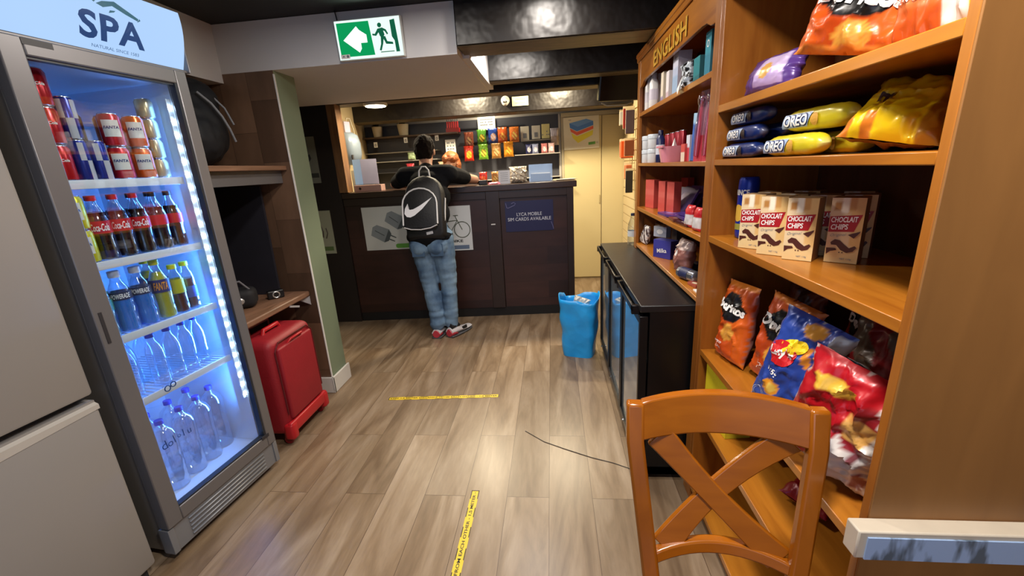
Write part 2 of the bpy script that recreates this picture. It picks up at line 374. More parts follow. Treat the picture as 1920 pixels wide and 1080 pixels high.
# beams: glossy black with a raw underside
def beam(n, y0, y1, z0, x0=-2.6, x1=.93, under=1):
    m = MB(); m.box2((x0, y0, z0), (x1, y1, 2.27), 0)
    if under: m.box2((x0, y0+.012, z0-.004), (x1, y1-.012, z0), 1)
    return struct(m.build('trim_%d' % n, [DARKP, BEAMU], bevel=.004))
beam(1, 2.41, 2.66, 2.05, -.47)
beam(2, 3.38, 3.54, 2.05, -.44)
beam(3, 3.86, 4.06, 2.05)
beam(4, 4.72, 4.98, 1.99)
beam(5, 1.15, 1.4, 2.12, -2.25); beam(6, -.3, -.05, 2.12, -2.25)
m = MB(); m.box2((.92, -1.6, 0), (1.0, 5.6, 2.3)); struct(m.build('wall_right', mat('beige_paint', '#b59a70', .7, var=.05, scale=3)))
m = MB(); m.box2((-2.7, 5.4, 0), (1.0, 5.5, 2.3)); struct(m.build('wall_back', mat('grey_wall', '#6d6a66', .6, var=.05, scale=3)))
m = MB(); m.box2((-2.3, 5.34, 2.0), (.92, 5.4, 2.06)); struct(m.build('trim_7', mat('grey_cornice', '#a5a29c', .6, var=.05)))
# dark partition beside the counter, with its brown post
m = MB(); m.box2((-2.65, 3.84, 0), (-1.965, 3.9, 2.05)); struct(m.build('wall_partition', DARKW))
m = MB(); m.box2((-1.965, 3.82, 1.285), (-1.885, 3.93, 2.05)); struct(m.build('trim_8', wood('post_wood', '#4c3220', '#8a6440', 'z', .45, 6)))
m = MB(); q = [(-1.93, 3.93), (-2.3, 5.36), (-2.36, 5.36), (-2.0, 3.93)]
m.add([(x, y, z) for z in (0, 2.27) for x, y in q], [(0, 1, 2, 3), (7, 6, 5, 4), (0, 4, 5, 1), (1, 5, 6, 2), (2, 6, 7, 3), (3, 7, 4, 0)]); struct(m.build('wall_service', CREAMW))

# ================================================================== COUNTER
CA = math.atan2(.125, 2.51)
K = thing('service_counter', 'long dark brown wooden service counter with panelled front at the back of the shop', 'counter', (-2.3, 3.84, 0), CA)
KW = mat('counter_top_wood', '#35241c', .3, var=.25, scale=6)
m = MB(); m.box2((.34, -.03, 1.225), (2.53, .5, 1.28), 0); m.build('countertop', KW, K, bevel=.005)
m = MB(); m.box2((.34, .03, .0), (2.5, .42, 1.225)); m.build('carcass', mat('counter_carcass', '#20130f', .5, var=.2), K)
m = MB(); m.box2((.34, .0, .09), (1.69, .03, 1.225)); m.build('front_panel', COUNTERW, K)
m = MB(); m.box2((1.82, .008, .09), (2.46, .03, 1.225)); m.build('front_panel', COUNTERW, K)
m = MB(); m.box2((1.69, -.018, .09), (1.815, .03, 1.225)); m.build('post', mat('counter_frame', '#2b1c17', .35, var=.2), K, bevel=.003)
m = MB(); m.box2((2.44, -.018, .0), (2.5, .42, 1.225)); m.build('post', mat('counter_frame', ''), K, bevel=.003)
m = MB(); m.box2((1.69, -.012, 1.155), (2.5, .03, 1.225)); m.build('rail', mat('counter_frame', ''), K, bevel=.003)
m = MB(); m.box2((.34, -.012, 1.155), (1.69, .03, 1.225)); m.build('rail', mat('counter_frame', ''), K, bevel=.003)
m = MB(); m.box2((.34, .005, 0), (2.46, .03, .09)); m.build('plinth', mat('counter_plinth', '#0d0908', .6), K)
m = MB(); m.box2((1.725, -.023, .915), (1.765, -.018, .925)); m.build('latch', mat('latch_white', '#cfcdca', .4), K)
def cpt(u, z, off=0):
    return Vector((-2.3+u*math.cos(CA)+off*math.sin(CA), 3.84+u*math.sin(CA)-off*math.cos(CA), z))

# ================================================================== BOOKCASES
BW_Y = wood('bookcase_wood_lengthwise', '#8a4c12', '#bd7926', 'y', .28, 7, .10, coat=.25, blotch=.6)
BW_Z = wood('bookcase_wood_upright', '#864a16', '#b0702a', 'z', .32, 7, .10, coat=.2, blotch=.6)
BW_E = wood('bookcase_end_veneer', '#84582a', '#ab773e', 'z', .42, 4, .18, blotch=.75)
BBACK = wood('bookcase_back', '#4e2a10', '#6e4120', 'z', .5, 5, .12)
BX, BD = .555, .905
R0, R1 = .663, 1.572           # right unit (nearer), along Y
B = thing('bookcase', 'orange-brown wooden bookcase full of crisps and biscuits next to the chair', 'bookcase', (0, 0, 0), group=None)
m = MB(); m.box2((BX, R0, 0), (1.33, R0+.004, 2.25), 1); m.box2((BX, R0+.004, 0), (BD, R0+.022, 2.25), 0); m.build('side_panel', [BW_Z, BW_E], B, bevel=.0015)
m = MB(); m.box2((BX, R1-.026, 0), (BD, R1, 2.25)); m.build('side_panel', BW_Z, B, bevel=.0015)
m = MB(); m.box2((BD-.008, R0+.022, 0), (BD, R1-.026, 2.25)); m.build('back_panel', BBACK, B)
SH = dict(s0=(1.895, 1.915), s1=(1.556, 1.580), s2=(1.389, 1.409), s3=(1.125, 1.148), s4=(.682, .705), s5=(.418, .440), s6=(.055, .075))
for k in SH:
    z0, z1 = SH[k]; m = MB(); m.box2((BX+.001, R0+.022, z0), (BD-.008, R1-.026, z1))
    m.build('shelf', BW_Y, B, bevel=.002)
m = MB(); m.box2((BX+.02, R0+.022, 0), (BX+.04, R1-.026, .055)); m.build('plinth', BW_Y, B)
L0, L1_ = 1.574, 2.92          # left unit
B2 = thing('bookcase', 'orange-brown wooden bookcase headed with carved letters above the black bottle cooler', 'bookcase', (0, 0, 0))
m = MB(); m.box2((BX+.018, L0, 0), (BD, L0+.022, 2.02)); m.build('side_panel', BW_Z, B2, bevel=.0015)
m = MB(); m.box2((BX+.018, L1_-.022, .8505), (BD, L1_, 2.02)); m.build('side_panel', BW_Z, B2, bevel=.0015)
m = MB(); m.box2((BX, L0, 0), (BX+.018, L0+.055, 2.02)); m.build('stile', BW_Z, B2, bevel=.002)
m = MB(); m.box2((BX, L1_-.07, .8505), (BX+.018, L1_, 2.02)); m.build('stile', BW_Z, B2, bevel=.002)
m = MB(); m.box2((BD-.008, L0+.022, .86), (BD, L1_-.022, 2.02)); m.build('back_panel', BBACK, B2)
LS = dict(l1=(1.680, 1.702), l2=(1.386, 1.404), l3=(1.108, 1.130), l4=(.868, .888))
for k in LS:
    z0, z1 = LS[k]; m = MB(); m.box2((BX+.002, L0+.022 if k != 'x' else 0, z0), (BD-.008, L1_-.022, z1)); m.build('shelf', BW_Y, B2, bevel=.002)
m = MB(); m.box2((BX-.012, L0-.0, 2.02), (BD, L1_+.01, 2.042)); m.build('top_board', BW_Y, B2, bevel=.004)
# valance with stepped ends
yy0, yy1 = L0+.055, L1_-.07
poly = [(yy0, 2.02), (yy1, 2.02), (yy1, 1.845), (yy1-.05, 1.85), (yy1-.09, 1.868), (yy1-.14, 1.872), (yy0+.14, 1.872), (yy0+.09, 1.868), (yy0+.05, 1.85), (yy0, 1.845)]
m = MB(); m.prism(poly, .016, Matrix.Translation((BX+.018, 0, 0)) @ Matrix.Rotation(PI/2, 4, 'Z')); m.build('valance', BW_Y, B2, bevel=.002)
m = MB(); m.box2((BX-.008, L0, 1.995), (BX, L1_, 2.02)); m.build('moulding', BW_Y, B2, bevel=.003)
m = MB(); put_text(m, 'ENGLISH', lambda x, z, o: (BX-o, 2.215-x, z), w=.56, h=.075, cx=0, cz=1.925, off=.003, bold=.02)
m.build('lettering', mat('gold_letters', '#d8a83c', .35, .3), B2)
for z in (1.25, .8, .56):
    pass
m = MB()
for z in (.60, .78): m.lathe([(.004, 0), (.004, .003), (.001, .004)], 10, 0, Matrix.Translation((BX+.09, R1-.026, z)) @ Matrix.Rotation(PI/2, 4, 'X'))
m.build('shelf_pin', mat('pin_metal', '#9a8a70', .3, .8), B)

# ledge with a pale edging and blue film, against the bookcase end
m = thing('ledge', 'pale edged ledge covered in smeared blue film fixed across the brown bookcase end', 'ledge', (0, 0, 0)); LG = m
m = MB(); m.box2((.517, .630, .718), (1.3, .6625, .777)); m.build('board', mat('ledge_board', '#c9bfae', .5, var=.12, scale=20), LG, bevel=.003)
def film_mat():
    mm, N, L, b = new_mat('blue_film'); tc = N.new('ShaderNodeTexCoord'); mp = N.new('ShaderNodeMapping'); mp.inputs['Scale'].default_value = (1, 1, .25); mp.inputs['Rotation'].default_value = (0, .3, 0)
    no = N.new('ShaderNodeTexNoise'); no.inputs['Scale'].default_value = 34; no.inputs['Detail'].default_value = 3; L.new(tc.outputs['Object'], mp.inputs['Vector']); L.new(mp.outputs['Vector'], no.inputs['Vector'])
    cr = N.new('ShaderNodeValToRGB'); cr.color_ramp.elements[0].position = .40; cr.color_ramp.elements[0].color = (*lin('#4d5f73'), 1); cr.color_ramp.elements[1].position = .52; cr.color_ramp.elements[1].color = (*lin('#9ab6e0'), 1)
    L.new(no.outputs['Fac'], cr.inputs['Fac']); L.new(cr.outputs['Color'], b.inputs['Base Color']); b.inputs['Roughness'].default_value = .25; return mm
m = MB(); m.box2((.532, .6275, .7185), (1.3, .6305, .766)); m.build('film', film_mat(), LG)

# ================================================================== CHAIR
CH = thing('dining_chair', 'honey-brown wooden chair with crossed back slats, facing away from the bookcase', 'chair', (.144, .793, 0), math.radians(-4.4))
CW = wood('chair_wood', '#86460a', '#ac6212', 'x', .22, 6, .2, coat=.3, blotch=.6); CWZ = wood('chair_wood_upright', '#7f4209', '#a65e12', 'z', .22, 6, .2, coat=.3, blotch=.6)
def yb(z): return (z-.93)*.2                       # lean of the back
def post(x_top, x_mid, x_seat, sgn):
    m = MB(); w, t = .036, .026
    pr = [(x_top, yb(.932), .932), (x_top, yb(.85), .85), (x_mid, yb(.64), .64), (x_seat, yb(.50), .50), (x_seat, -.10, .43), (x_seat, -.075, .2), (x_seat, -.02, 0)]
    vs = []
    for x, y, z in pr:
        for a, b_ in ((0, 0), (w, 0), (w, t), (0, t)): vs.append((x+a*sgn, y+b_-.006, z))
    fs = [(3, 2, 1, 0)]
    for i in range(len(pr)-1):
        for k in range(4): fs.append((i*4+k, i*4+(k+1) % 4, i*4+4+(k+1) % 4, i*4+4+k))
    n = (len(pr)-1)*4; fs.append((n, n+1, n+2, n+3)); m.add(vs, fs)
    return m.build('back_post', CWZ, CH, bevel=.006)
post(.0, .024, .04, 1); post(.386, .364, .348, -1)
def rail(x0, x1, z0, z1, zc, bow, name, crown=0, t=.022, xin=.0):
    m = MB(); n = 14; vs = []; fs = []
    for i in range(n+1):
        u = i/n; x = x0+(x1-x0)*u; q = 4*u*(1-u); zt = z1+crown*q; zb = z0+zc*q
        for z, dy in ((zb, 0), (zt, 0), (zt, t), (zb, t)): vs.append((x, yb(z)+bow*q+dy, z))
    for i in range(n):
        for k in range(4): fs.append((i*4+k, i*4+(k+1) % 4, i*4+4+(k+1) % 4, i*4+4+k))
    fs.append((0, 1, 2, 3)); fs.append((n*4+3, n*4+2, n*4+1, n*4)); m.add(vs, fs); return m.build(name, CW, CH, bevel=.004)
rail(.03, .356, .85, .932, .008, .028, 'top_rail', .012)
rail(.055, .335, .578, .605, .020, .024, 'lower_rail', .020)
def slat(a, b, bowy, w=.030, name='cross_slat', t=.014, off=0, bend=0):
    m = MB(); n = 12; vs = []; fs = []
    d = Vector((b[0]-a[0], 0, b[1]-a[1])).normalized(); nn = Vector((-d.z, 0, d.x))
    for i in range(n+1):
        u = i/n; q = 4*u*(1-u); c = Vector((a[0]+(b[0]-a[0])*u, 0, a[1]+(b[1]-a[1])*u)) + nn*bend*q
        ww = w*(1+.35*(abs(2*u-1)**2))
        for s_, dy in ((-1, 0), (1, 0), (1, t), (-1, t)):
            p = c+nn*s_*ww/2; vs.append((p.x, yb(p.z)+bowy*q+dy+off, p.z))
    for i in range(n):
        for k in range(4): fs.append((i*4+k, i*4+(k+1) % 4, i*4+4+(k+1) % 4, i*4+4+k))
    fs.append((0, 1, 2, 3)); fs.append((n*4+3, n*4+2, n*4+1, n*4)); m.add(vs, fs); return m.build(name, CW, CH, bevel=.003)
slat((.068, .856), (.312, .602), .006, w=.045, t=.012, off=.017, bend=-.008)
slat((.326, .856), (.082, .602), .006, w=.045, t=.012, off=.021, bend=-.016)
m = MB(); m.box((.193, -.31, .445), (.40, .40, .035), None, 0, .012); m.build('seat', CW, CH)
for x in (.015, .37):
    m = MB(); m.box2((x-.018, -.49, 0), (x+.018, -.455, .43)); m.build('front_leg', CWZ, CH, bevel=.005)
m = MB(); m.box2((.03, -.485, .38), (.355, -.465, .427)); m.box2((.02, -.47, .38), (.035, -.11, .427)); m.box2((.35, -.47, .38), (.365, -.11, .427)); m.build('apron', CW, CH)

# ================================================================== BACK BAR COOLER
BC = thing('bottle_cooler', 'low black three-door glass bottle cooler under the bookcase', 'cooler', (.347, 1.655, 0))
BLK = mat('black_steel', '#0f0f11', .32, .2, var=.2, scale=8); BLKT = mat('black_top', '#191718', .38, .1, var=.25, scale=5, bump=.05)
LY = 1.44
m = MB(); m.box2((.04, 0, .03), (.50, .02, .82)); m.box2((.04, LY-.02, .03), (.50, LY, .82)); m.box2((.48, 0, .03), (.5, LY, .82)); m.box2((.04, 0, .03), (.5, LY, .07)); m.build('body', BLK, BC)
m = MB(); m.box2((.0, -.003, .82), (.50, LY+.003, .85)); m.build('top', BLKT, BC, bevel=.004)
m = MB(); m.box2((.03, .0, .0), (.06, LY, .055)); m.build('plinth', BLK, BC)
m = MB(); m.box2((.05, .02, .3), (.47, LY-.02, .305)); m.box2((.05, .02, .56), (.47, LY-.02, .565)); m.build('wire_shelf', mat('shelf_chrome', '#8a8d90', .3, .7), BC)
GLS = None
def mirror_glass():
    mm, N, L, b = new_mat('cooler_glass'); b.inputs['Base Color'].default_value = (*lin('#27323d'), 1); b.inputs['Metallic'].default_value = .75; b.inputs['Roughness'].default_value = .05
    tc = N.new('ShaderNodeTexCoord'); no = N.new('ShaderNodeTexNoise'); no.inputs['Scale'].default_value = 2; mx = N.new('ShaderNodeMix'); mx.data_type = 'RGBA'
    mx.inputs['A'].default_value = (*lin('#9eb0c2'), 1); mx.inputs['B'].default_value = (*lin('#c3d0dc'), 1); L.new(tc.outputs['Object'], no.inputs['Vector']); L.new(no.outputs['Fac'], mx.inputs['Factor']); L.new(mx.outputs['Result'], b.inputs['Base Color']); return mm
MG = mirror_glass()
for i in range(3):
    a, b_ = .005+i*.478, .005+i*.478+.470
    D = MB()
    D.box2((0, a, .07), (.035, a+.022, .80)); D.box2((0, b_-.022, .07), (.035, b_, .80)); D.box2((0, a+.022, .07), (.035, b_-.022, .105)); D.box2((0, a+.022, .765), (.035, b_-.022, .80))
    d = D.build('door', BLK, BC, bevel=.002)
    m = MB(); m.box2((.010, a+.022, .105), (.016, b_-.022, .765)); m.build('pane', MG, d)
    m = MB(); m.box2((-.028, a+.03, .812), (-.020, b_-.03, .84)); m.box2((-.028, a+.03, .800), (.006, a+.05, .84)); m.box2((-.028, b_-.05, .800), (.006, b_-.03, .84)); m.build('handle', BLK, d, bevel=.003)
    m = MB(); m.lathe([(.007, 0), (.007, .006), (.003, .009)], 12, 0, Matrix.Translation((0, (a+b_)/2+.1, .09)) @ Matrix.Rotation(-PI/2, 4, 'Y')); m.build('lock', mat('chrome', '#c8ccd0', .15, 1), d)
# ================================================================== WHITE FRIDGE
WH = mat('fridge_white_shaded', '#8f8b88', .38, .0, var=.03, scale=3, coat=.2); SEAL = mat('fridge_seal', '#2c2e30', .6)  # door white darkened in the base colour to stand in for shade
wf = thing('refrigerator', 'plain white two-door fridge freezer standing beside the lit drinks fridge', 'fridge', (-1.535, 1.105, 0), math.radians(86.5))
m = MB(); m.box2((-.60, .06, .02), (0, .60, 1.86)); m.build('body', mat('fridge_side', '#7a7876', .45, var=.04), wf, bevel=.006)
m = MB(); m.box2((-.598, .048, .04), (-.002, .06, 1.85)); m.build('seal', SEAL, wf)
m = MB(); m.box2((-.60, .0, .775), (0, .048, 1.86), bev=.012); m.build('upper_door', WH, wf, smooth=40)
d = MB(); d.box2((-.60, .0, .055), (0, .048, .735), bev=.012); d.box2((-.60, .012, .735), (0, .048, .752)); fd = d.build('freezer_door', WH, wf, smooth=40)
m = MB(); m.add([(-.60, .0, .70), (-.0, .0, .722), (0, .0, .738), (-.60, .0, .738), (-.60, .02, .748), (0, .02, .748)], [(0, 1, 2, 3), (3, 2, 5, 4)]); m.v = [(x, y-.0015, z) for x, y, z in m.v]
m.build('grip', mat('fridge_grip', '#b5b0a9', .3), fd)
m = MB(); m.box2((-.58, .03, .0), (-.02, .5, .05)); m.build('plinth', SEAL, wf)

# ================================================================== DRINKS FRIDGE
TH = math.radians(6.5); FD = Vector((math.sin(TH), math.cos(TH), 0)); FN = Vector((math.cos(TH), -math.sin(TH), 0))
FP = Vector((-1.452, 1.661, 0))-.2225*FD; FZ = PI/2-TH
def fw(x, y, z=0): return FP+FD*x-FN*y+Vector((0, 0, z))
df = thing('drinks_fridge', 'tall lit glass-door drinks fridge with blue lettered header, full of cans and bottles', 'fridge', FP, FZ)
GR = mat('fridge_grey', '#757375', .35, .35, var=.05, scale=6); GRL = mat('fridge_grey_light', '#8f8b87', .4, .2, var=.04)
LINER = mat('fridge_liner', '#dfe9f4', .35, var=.03, scale=4)
m = MB(); m.box2((-.275, .055, .03), (-.25, .62, 1.90)); m.box2((.25, .055, .03), (.275, .62, 1.90)); m.box2((-.25, .60, .03), (.25, .62, 1.90)); m.box2((-.25, .055, 1.83), (.25, .60, 1.90)); m.box2((-.25, .055, .03), (.25, .6, .15)); m.build('cabinet', GRL, df, bevel=.003)
m = MB(); m.box2((-.25, .06, .15), (-.244, .598, 1.83)); m.box2((.244, .06, .15), (.25, .598, 1.83)); m.box2((-.244, .58, .15), (.244, .6, 1.83)); m.box2((-.244, .06, 1.822), (.244, .58, 1.83)); m.box2((-.244, .06, .15), (.244, .58, .168)); m.build('liner', LINER, df)
m = MB()
m.box2((-.262, .01, .03), (.262, .055, .145))
for i in range(5): m.box2((-.20, .004, .045+i*.019), (.20, .012, .053+i*.019), bev=.002)
m.box2((-.285, .005, .03), (-.262, .055, .142)); m.box2((.262, .005, .03), (.285, .055, .142))
m.build('grille', mat('grille_grey', '#84868b', .4, .3, var=.05), df, bevel=.003)
m = MB()
for x in (-.24, .24): m.lathe([(.022, 0), (.022, .02), (.012, .025), (.012, .03)], 12, 0, Matrix.Translation((x, .09, 0)))
m.build('feet', mat('feet_grey', '#c0bcb4', .5), df)
D = MB(); D.box2((-.2825, 0, .147), (-.2225, .045, 1.862)); D.box2((.2350, 0, .147), (.2825, .045, 1.862)); D.box2((-.2225, 0, .147), (.2350, .045, .205)); D.box2((-.2225, 0, 1.812), (.2350, .045, 1.862))
door = D.build('door', GR, df, bevel=.004)
m = MB(); m.box2((-.2225, .018, .205), (.235, .022, 1.812)); m.build('pane', clear('fridge_pane', (.93, .97, 1.0), .30, .02, .03), door)
m = MB(); m.box2((.2255, .003, .205), (.2355, .03, 1.812)); m.box2((-.2225, .004, .205), (.2255, .03, .212)); m.box2((-.2225, .008, 1.805), (.2255, .03, 1.812)); m.build('gasket', mat('gasket_dark', '#20242c', .4), door)
m = MB(); m.box2((-.268, -.002, .925), (-.258, .004, 1.035)); m.build('handle_slot', mat('slot_dark', '#2e2c30', .5), door)
m = MB(); m.box2((-.2250, -.001, 1.842), (-.150, .004, 1.858)); m.build('badge_slot', mat('slot_dark', ''), door)
m = MB(); m.box2((.205, -.002, .198), (.248, .004, .214)); m.build('door_clip', mat('slot_dark', ''), door)
m = MB(); f_ = flat(.0165)
for ch, cx, cz, s_, r_ in (('d', -.195, .466, .034, .1), ('o', -.172, .458, .019, 0), ('l', -.155, .468, .032, .1), ('o', -.134, .468, .013, .3), ('l', -.116, .470, .030, 0), ('u', -.092, .462, .018, 0)):
    put_text(m, ch, f_, h=s_, cx=cx, cz=cz, bold=-.005, cuts=0, rot=r_)
for cx, cz, r in ((-.122, .672, .011), (-.098, .678, .010)): m.tube([(cx+r*math.cos(a*PI/8), .016, cz+r*math.sin(a*PI/8)) for a in range(16)], .002, 5, closed=True)
m.build('handwriting', mat('marker_ink', '#123a78', .4), door)
# header light box, gently bulged
m = MB(); n = 10; vs = []
for x in (-.2925, .3025):
    for i in range(n+1):
        a = i/n; vs.append((x, .03-.045*math.sin(a*PI*.62), 1.868+.205*a))
fs = [(i, i+1, n+2+i, n+1+i) for i in range(n)]; m.add(vs, fs); m.build('header_face', glow('header_light', '#accdf6', 1.12), df, smooth=60)
m = MB(); m.box2((-.295, .012, 1.860), (.305, .40, 1.872)); m.box2((-.300, .0, 1.86), (-.292, .40, 2.08)); m.box2((.3025, .0, 1.86), (.310, .40, 2.08)); m.box2((-.3, .02, 2.072), (.31, .4, 2.082)); m.build('header_frame', GR, df, bevel=.004)
def hf(x, z, o):
    a = (z-1.868)/.205; return (x, .03-.045*math.sin(a*PI*.62)-o-.001, z)
m = MB()
def serif(mb, pl, w=.0):
    put_poly(mb, pl, hf, .001, 0, 1)
put_text(m, 'SPA', hf, w=.205, h=.080, cx=.045, cz=1.946, bold=.03, off=.0015, cuts=1, spacing=1.08)
m.build('lettering', mat('header_blue', '#1f4a8c', .4), df)
m = MB(); put_text(m, 'NATURAL SINCE 1583', hf, w=.150, h=.0095, cx=.052, cz=1.889, bold=.0, off=.001); m.build('tagline', mat('tagline_blue', '#4a74ac', .4), df)
m = MB()
for pl in ([(.0, 2.012), (.02, 2.006), (.05, 2.018), (.09, 2.004), (.128, 1.994), (.132, 2.002), (.10, 2.016), (.06, 2.034), (.02, 2.024)], [(-.03, 2.03), (-.005, 2.014), (.01, 2.03), (.0, 2.045)], [(.035, 1.994), (.052, 2.0), (.058, 2.006), (.04, 2.003)], [(.125, 1.99), (.138, 1.998), (.136, 2.004)]): put_poly(m, pl, hf, .0014)
m.build('emblem', mat('emblem_teal', '#2a6a86', .4), df)
m = MB()
for z in (.645, .905, 1.18, 1.458):
    m = MB(); m.box2((-.243, .085, z-.026), (.232, .095, z+.004), mi=0, bev=.002)
    for i in range(22): m.box2((-.24+i*.0218, .095, z-.005), (-.237+i*.0218, .55, z), 0)
    for y in (.2, .4): m.box2((-.24, y, z-.009), (.235, y+.004, z-.005), 0)
    m.build('wire_shelf', mat('shelf_white', '#dde4ec', .35, var=.03), df, smooth=30)
# LED strip up the hinge side
m = MB(); m.box2((.222, .062, .42), (.240, .068, 1.76)); m.build('led_rail', mat('led_rail', '#e8f0f8', .4), df)
m = MB()
for i in range(26): m.ball((.231, .060, .44+i*.0515), .0085, 0, 8, 5)
m.build('led_strip', glow('led_dots', '#cfe6ff', 34), df)
for z, e in ((.5, 3.4), (.8, 2.9), (1.05, 2.3), (1.35, 1.7), (1.62, .7)):
    light('fridge_led', 'AREA', fw(.222, .10, z), e*.75, (.07, .30, 1.0), .03, (0, 0, 0), .24)
    o = COL.objects['fridge_led'] if False else [x for x in COL.objects if x.name.startswith('fridge_led')][-1]
    dirv = (-FD*1.0-FN*.75).normalized(); o.rotation_euler = dirv.to_track_quat('-Z', 'Y').to_euler()
light('fridge_led', 'AREA', fw(0, .30, 1.80), .15, (.3, .5, 1.0), .3)

# ---- drinks
CHROME = mat('can_end', '#c8ccd2', .22, .9, var=.05)
def can(name, r, h, paint_col, bands, text, tcol, label, cat='can', tsize=.6):
    t = thing(name, label, cat)
    m = MB(); m.lathe([(r*.78, 0), (r*.97, .006), (r, .012), (r, h-.012), (r*.84, h-.003), (r*.84, h)], 24, 0, None, [0, 1, 1, 1, 0]); m.build('can_body', [CHROME, mat('can_'+paint_col, paint_col, .25, .35, var=.05, scale=30)], t, smooth=35)
    for (z0, z1, a0, a1, c) in bands:
        b = MB(); n = 10; vs = []; rr = r+.0004
        for i in range(n+1):
            a = a0+(a1-a0)*i/n
            for z in (z0*h, z1*h): vs.append((rr*math.sin(a), -rr*math.cos(a), z))
        b.add(vs, [(2*i, 2*i+2, 2*i+3, 2*i+1) for i in range(n)]); b.build('print', ink(c.strip('#'), c, .3), t, smooth=40)
    if text:
        b = MB(); put_text(b, text, oncyl(r), w=r*2*tsize*1.3, cx=0, cz=h*.58, bold=.03, shear=.15, cuts=2, off=.001); b.build('lettering', ink(tcol.strip('#'), tcol, .3), t)
    return t
def bottle(name, prof, capr, caph, liq, fill, cap, label, lab=None, text=None, tcol='#ffffff', tw=1.2, cl=None):
    """prof = outline of the bottle; liq = drink colour (None: clear water)"""
    t = thing(name, label, 'bottle'); H = prof[-1][1]
    cm = cl or clear('pet_clear', (.93, .97, 1), .7, .10, .08)
    m = MB(); m.lathe(prof, 22, 0, None, None, None); m.build('bottle_body', cm, t, smooth=40)
    if liq:
        pf = [(max(r-.0022, .001), max(z, .003)) for r, z in prof if z < fill*H]; 
        if len(pf) > 1:
            pf.append((pf[-1][0], fill*H)); m = MB(); m.lathe(pf, 20); m.build('drink', mat('drink_'+liq, liq, .12, var=.12, scale=20, coat=.6), t, smooth=40)
    m = MB(); m.lathe([(capr, H-.002), (capr, H+caph-.002), (capr*.9, H+caph)], 16); m.build('cap', mat('cap_'+cap, cap, .35, var=.03), t, smooth=35)
    if lab:
        z0, z1, col = lab; m = MB(); r = max([r for r, z in prof if z0-.01 <= z <= z1+.01] or [max(p[0] for p in prof)])+.0006
        m.lathe([(r, z0), (r, z1)], 22); m.f = m.f[:-2]; m.m = m.m[:-2]; m.build('label', ink('lab'+col.strip('#'), col, .35), t, smooth=40)
        if text:
            b = MB(); put_text(b, text, oncyl(r), w=r*tw, h=(z1-z0)*.6, cx=0, cz=(z0+z1)/2, bold=.02, shear=.3, cuts=2, off=.0008); b.build('lettering', ink(tcol.strip('#'), tcol, .35), t)
    return t
def putf(t, x, y, z, label, first, turn=0, group=None, s=1):
    """stand a drink in the fridge at local x, depth y"""
    if first: o = t
    else: o = copy_tree(t)
    o.location = fw(x, y, z); o.rotation_euler = (0, 0, FZ+turn); o['label'] = label
    if s != 1: o.scale = (s, s, s)
    if group: o['group'] = group
    elif 'group' in o: del o['group']
    return o
G = 'cans on the top shelf of the lit drinks fridge'
TF = -.58    # fronts turn a little towards the door
Z1 = 1.459
coke = can('soda_can', .033, .115, '#b8141c', [], 'Coca-Cola', '#f4f2ee', 'x')
putf(coke, -.150, .125, Z1, 'red cola can at the handle end of the top fridge shelf, lower of two', True, TF, G)
putf(coke, -.150, .125, Z1+.116, 'red cola can stacked highest beside the door handle end of the fridge', False, TF, G)
putf(coke, -.150, .125, Z1+.232, 'red cola can, topmost of the stack of three by the fridge handle', False, TF, G)
rb = can('energy_drink_can', .0265, .135, '#1b2f8e', [(.02, .5, .1, .9, '#b9bdc6'), (.5, .93, .9, 1.9, '#b9bdc6'), (.5, .93, -.5, .1, '#c3c6cd')], None, '#fff', 'x')
putf(rb, -.088, .125, Z1, 'blue and silver slim can, lower one of the stack of two', True, TF+.5, G)
putf(rb, -.088, .125, Z1+.136, 'blue and silver slim can standing on top of another slim can', False, TF-.3, G)
putf(rb, -.032, .125, Z1, 'single blue and silver slim can between slim stack and red fruit cans', False, TF+.2, G)
ck = can('soda_can', .033, .115, '#3a2326', [], None, '#fff', 'x')
putf(ck, -.040, .195, Z1, 'dark can at the back behind the single slim can, lower', True, TF, G)
putf(ck, -.040, .195, Z1+.116, 'dark can at the back above the single slim can', False, TF, G)
fb = [(.30, .80, -.75, .75, '#e6e4dc')]
fr_ = can('soda_can', .033, .115, '#c4202c', fb, 'FANTA', '#1d3a7c', 'x', tsize=.50)
putf(fr_, .036, .125, Z1, 'red fruit soda can, lower one of a stack of two', True, TF, G)
putf(fr_, .036, .125, Z1+.116, 'red fruit soda can on top of its twin', False, TF, G)
fo = can('soda_can', .033, .115, '#e0641c', fb, 'FANTA', '#1d3a7c', 'x', tsize=.50)
for i, (x, y, z, lb) in enumerate([(.070, .190, 0, 'orange soda can set back behind the red fruit cans, lower'), (.070, .190, .116, 'orange soda can set back behind the red fruit cans, upper'),
    (.123, .130, 0, 'front orange soda can, lower, beside the tall gold stack'), (.123, .130, .116, 'front orange soda can, upper, beside the tall gold stack')]):
    putf(fo, x, y, Z1+z, lb, i == 0, TF, G)
gold = can('soda_can', .029, .075, '#b9a67c', [], None, '#fff', 'x')
for i in range(4):
    putf(gold, .196, .145, Z1+i*.076, ['pale gold small can, bottom of the stack of four by the light strip', 'pale gold small can, second from the bottom by the light strip', 'pale gold small can, third up by the light strip', 'pale gold small can, top of the stack by the light strip'][i], i == 0, TF, G)
for i in range(3): putf(gold, .150, .215, Z1+i*.076, ['pale gold small can behind the orange cans, bottom', 'pale gold small can behind the orange cans, middle', 'pale gold small can behind the orange cans, top'][i], False, TF, G)
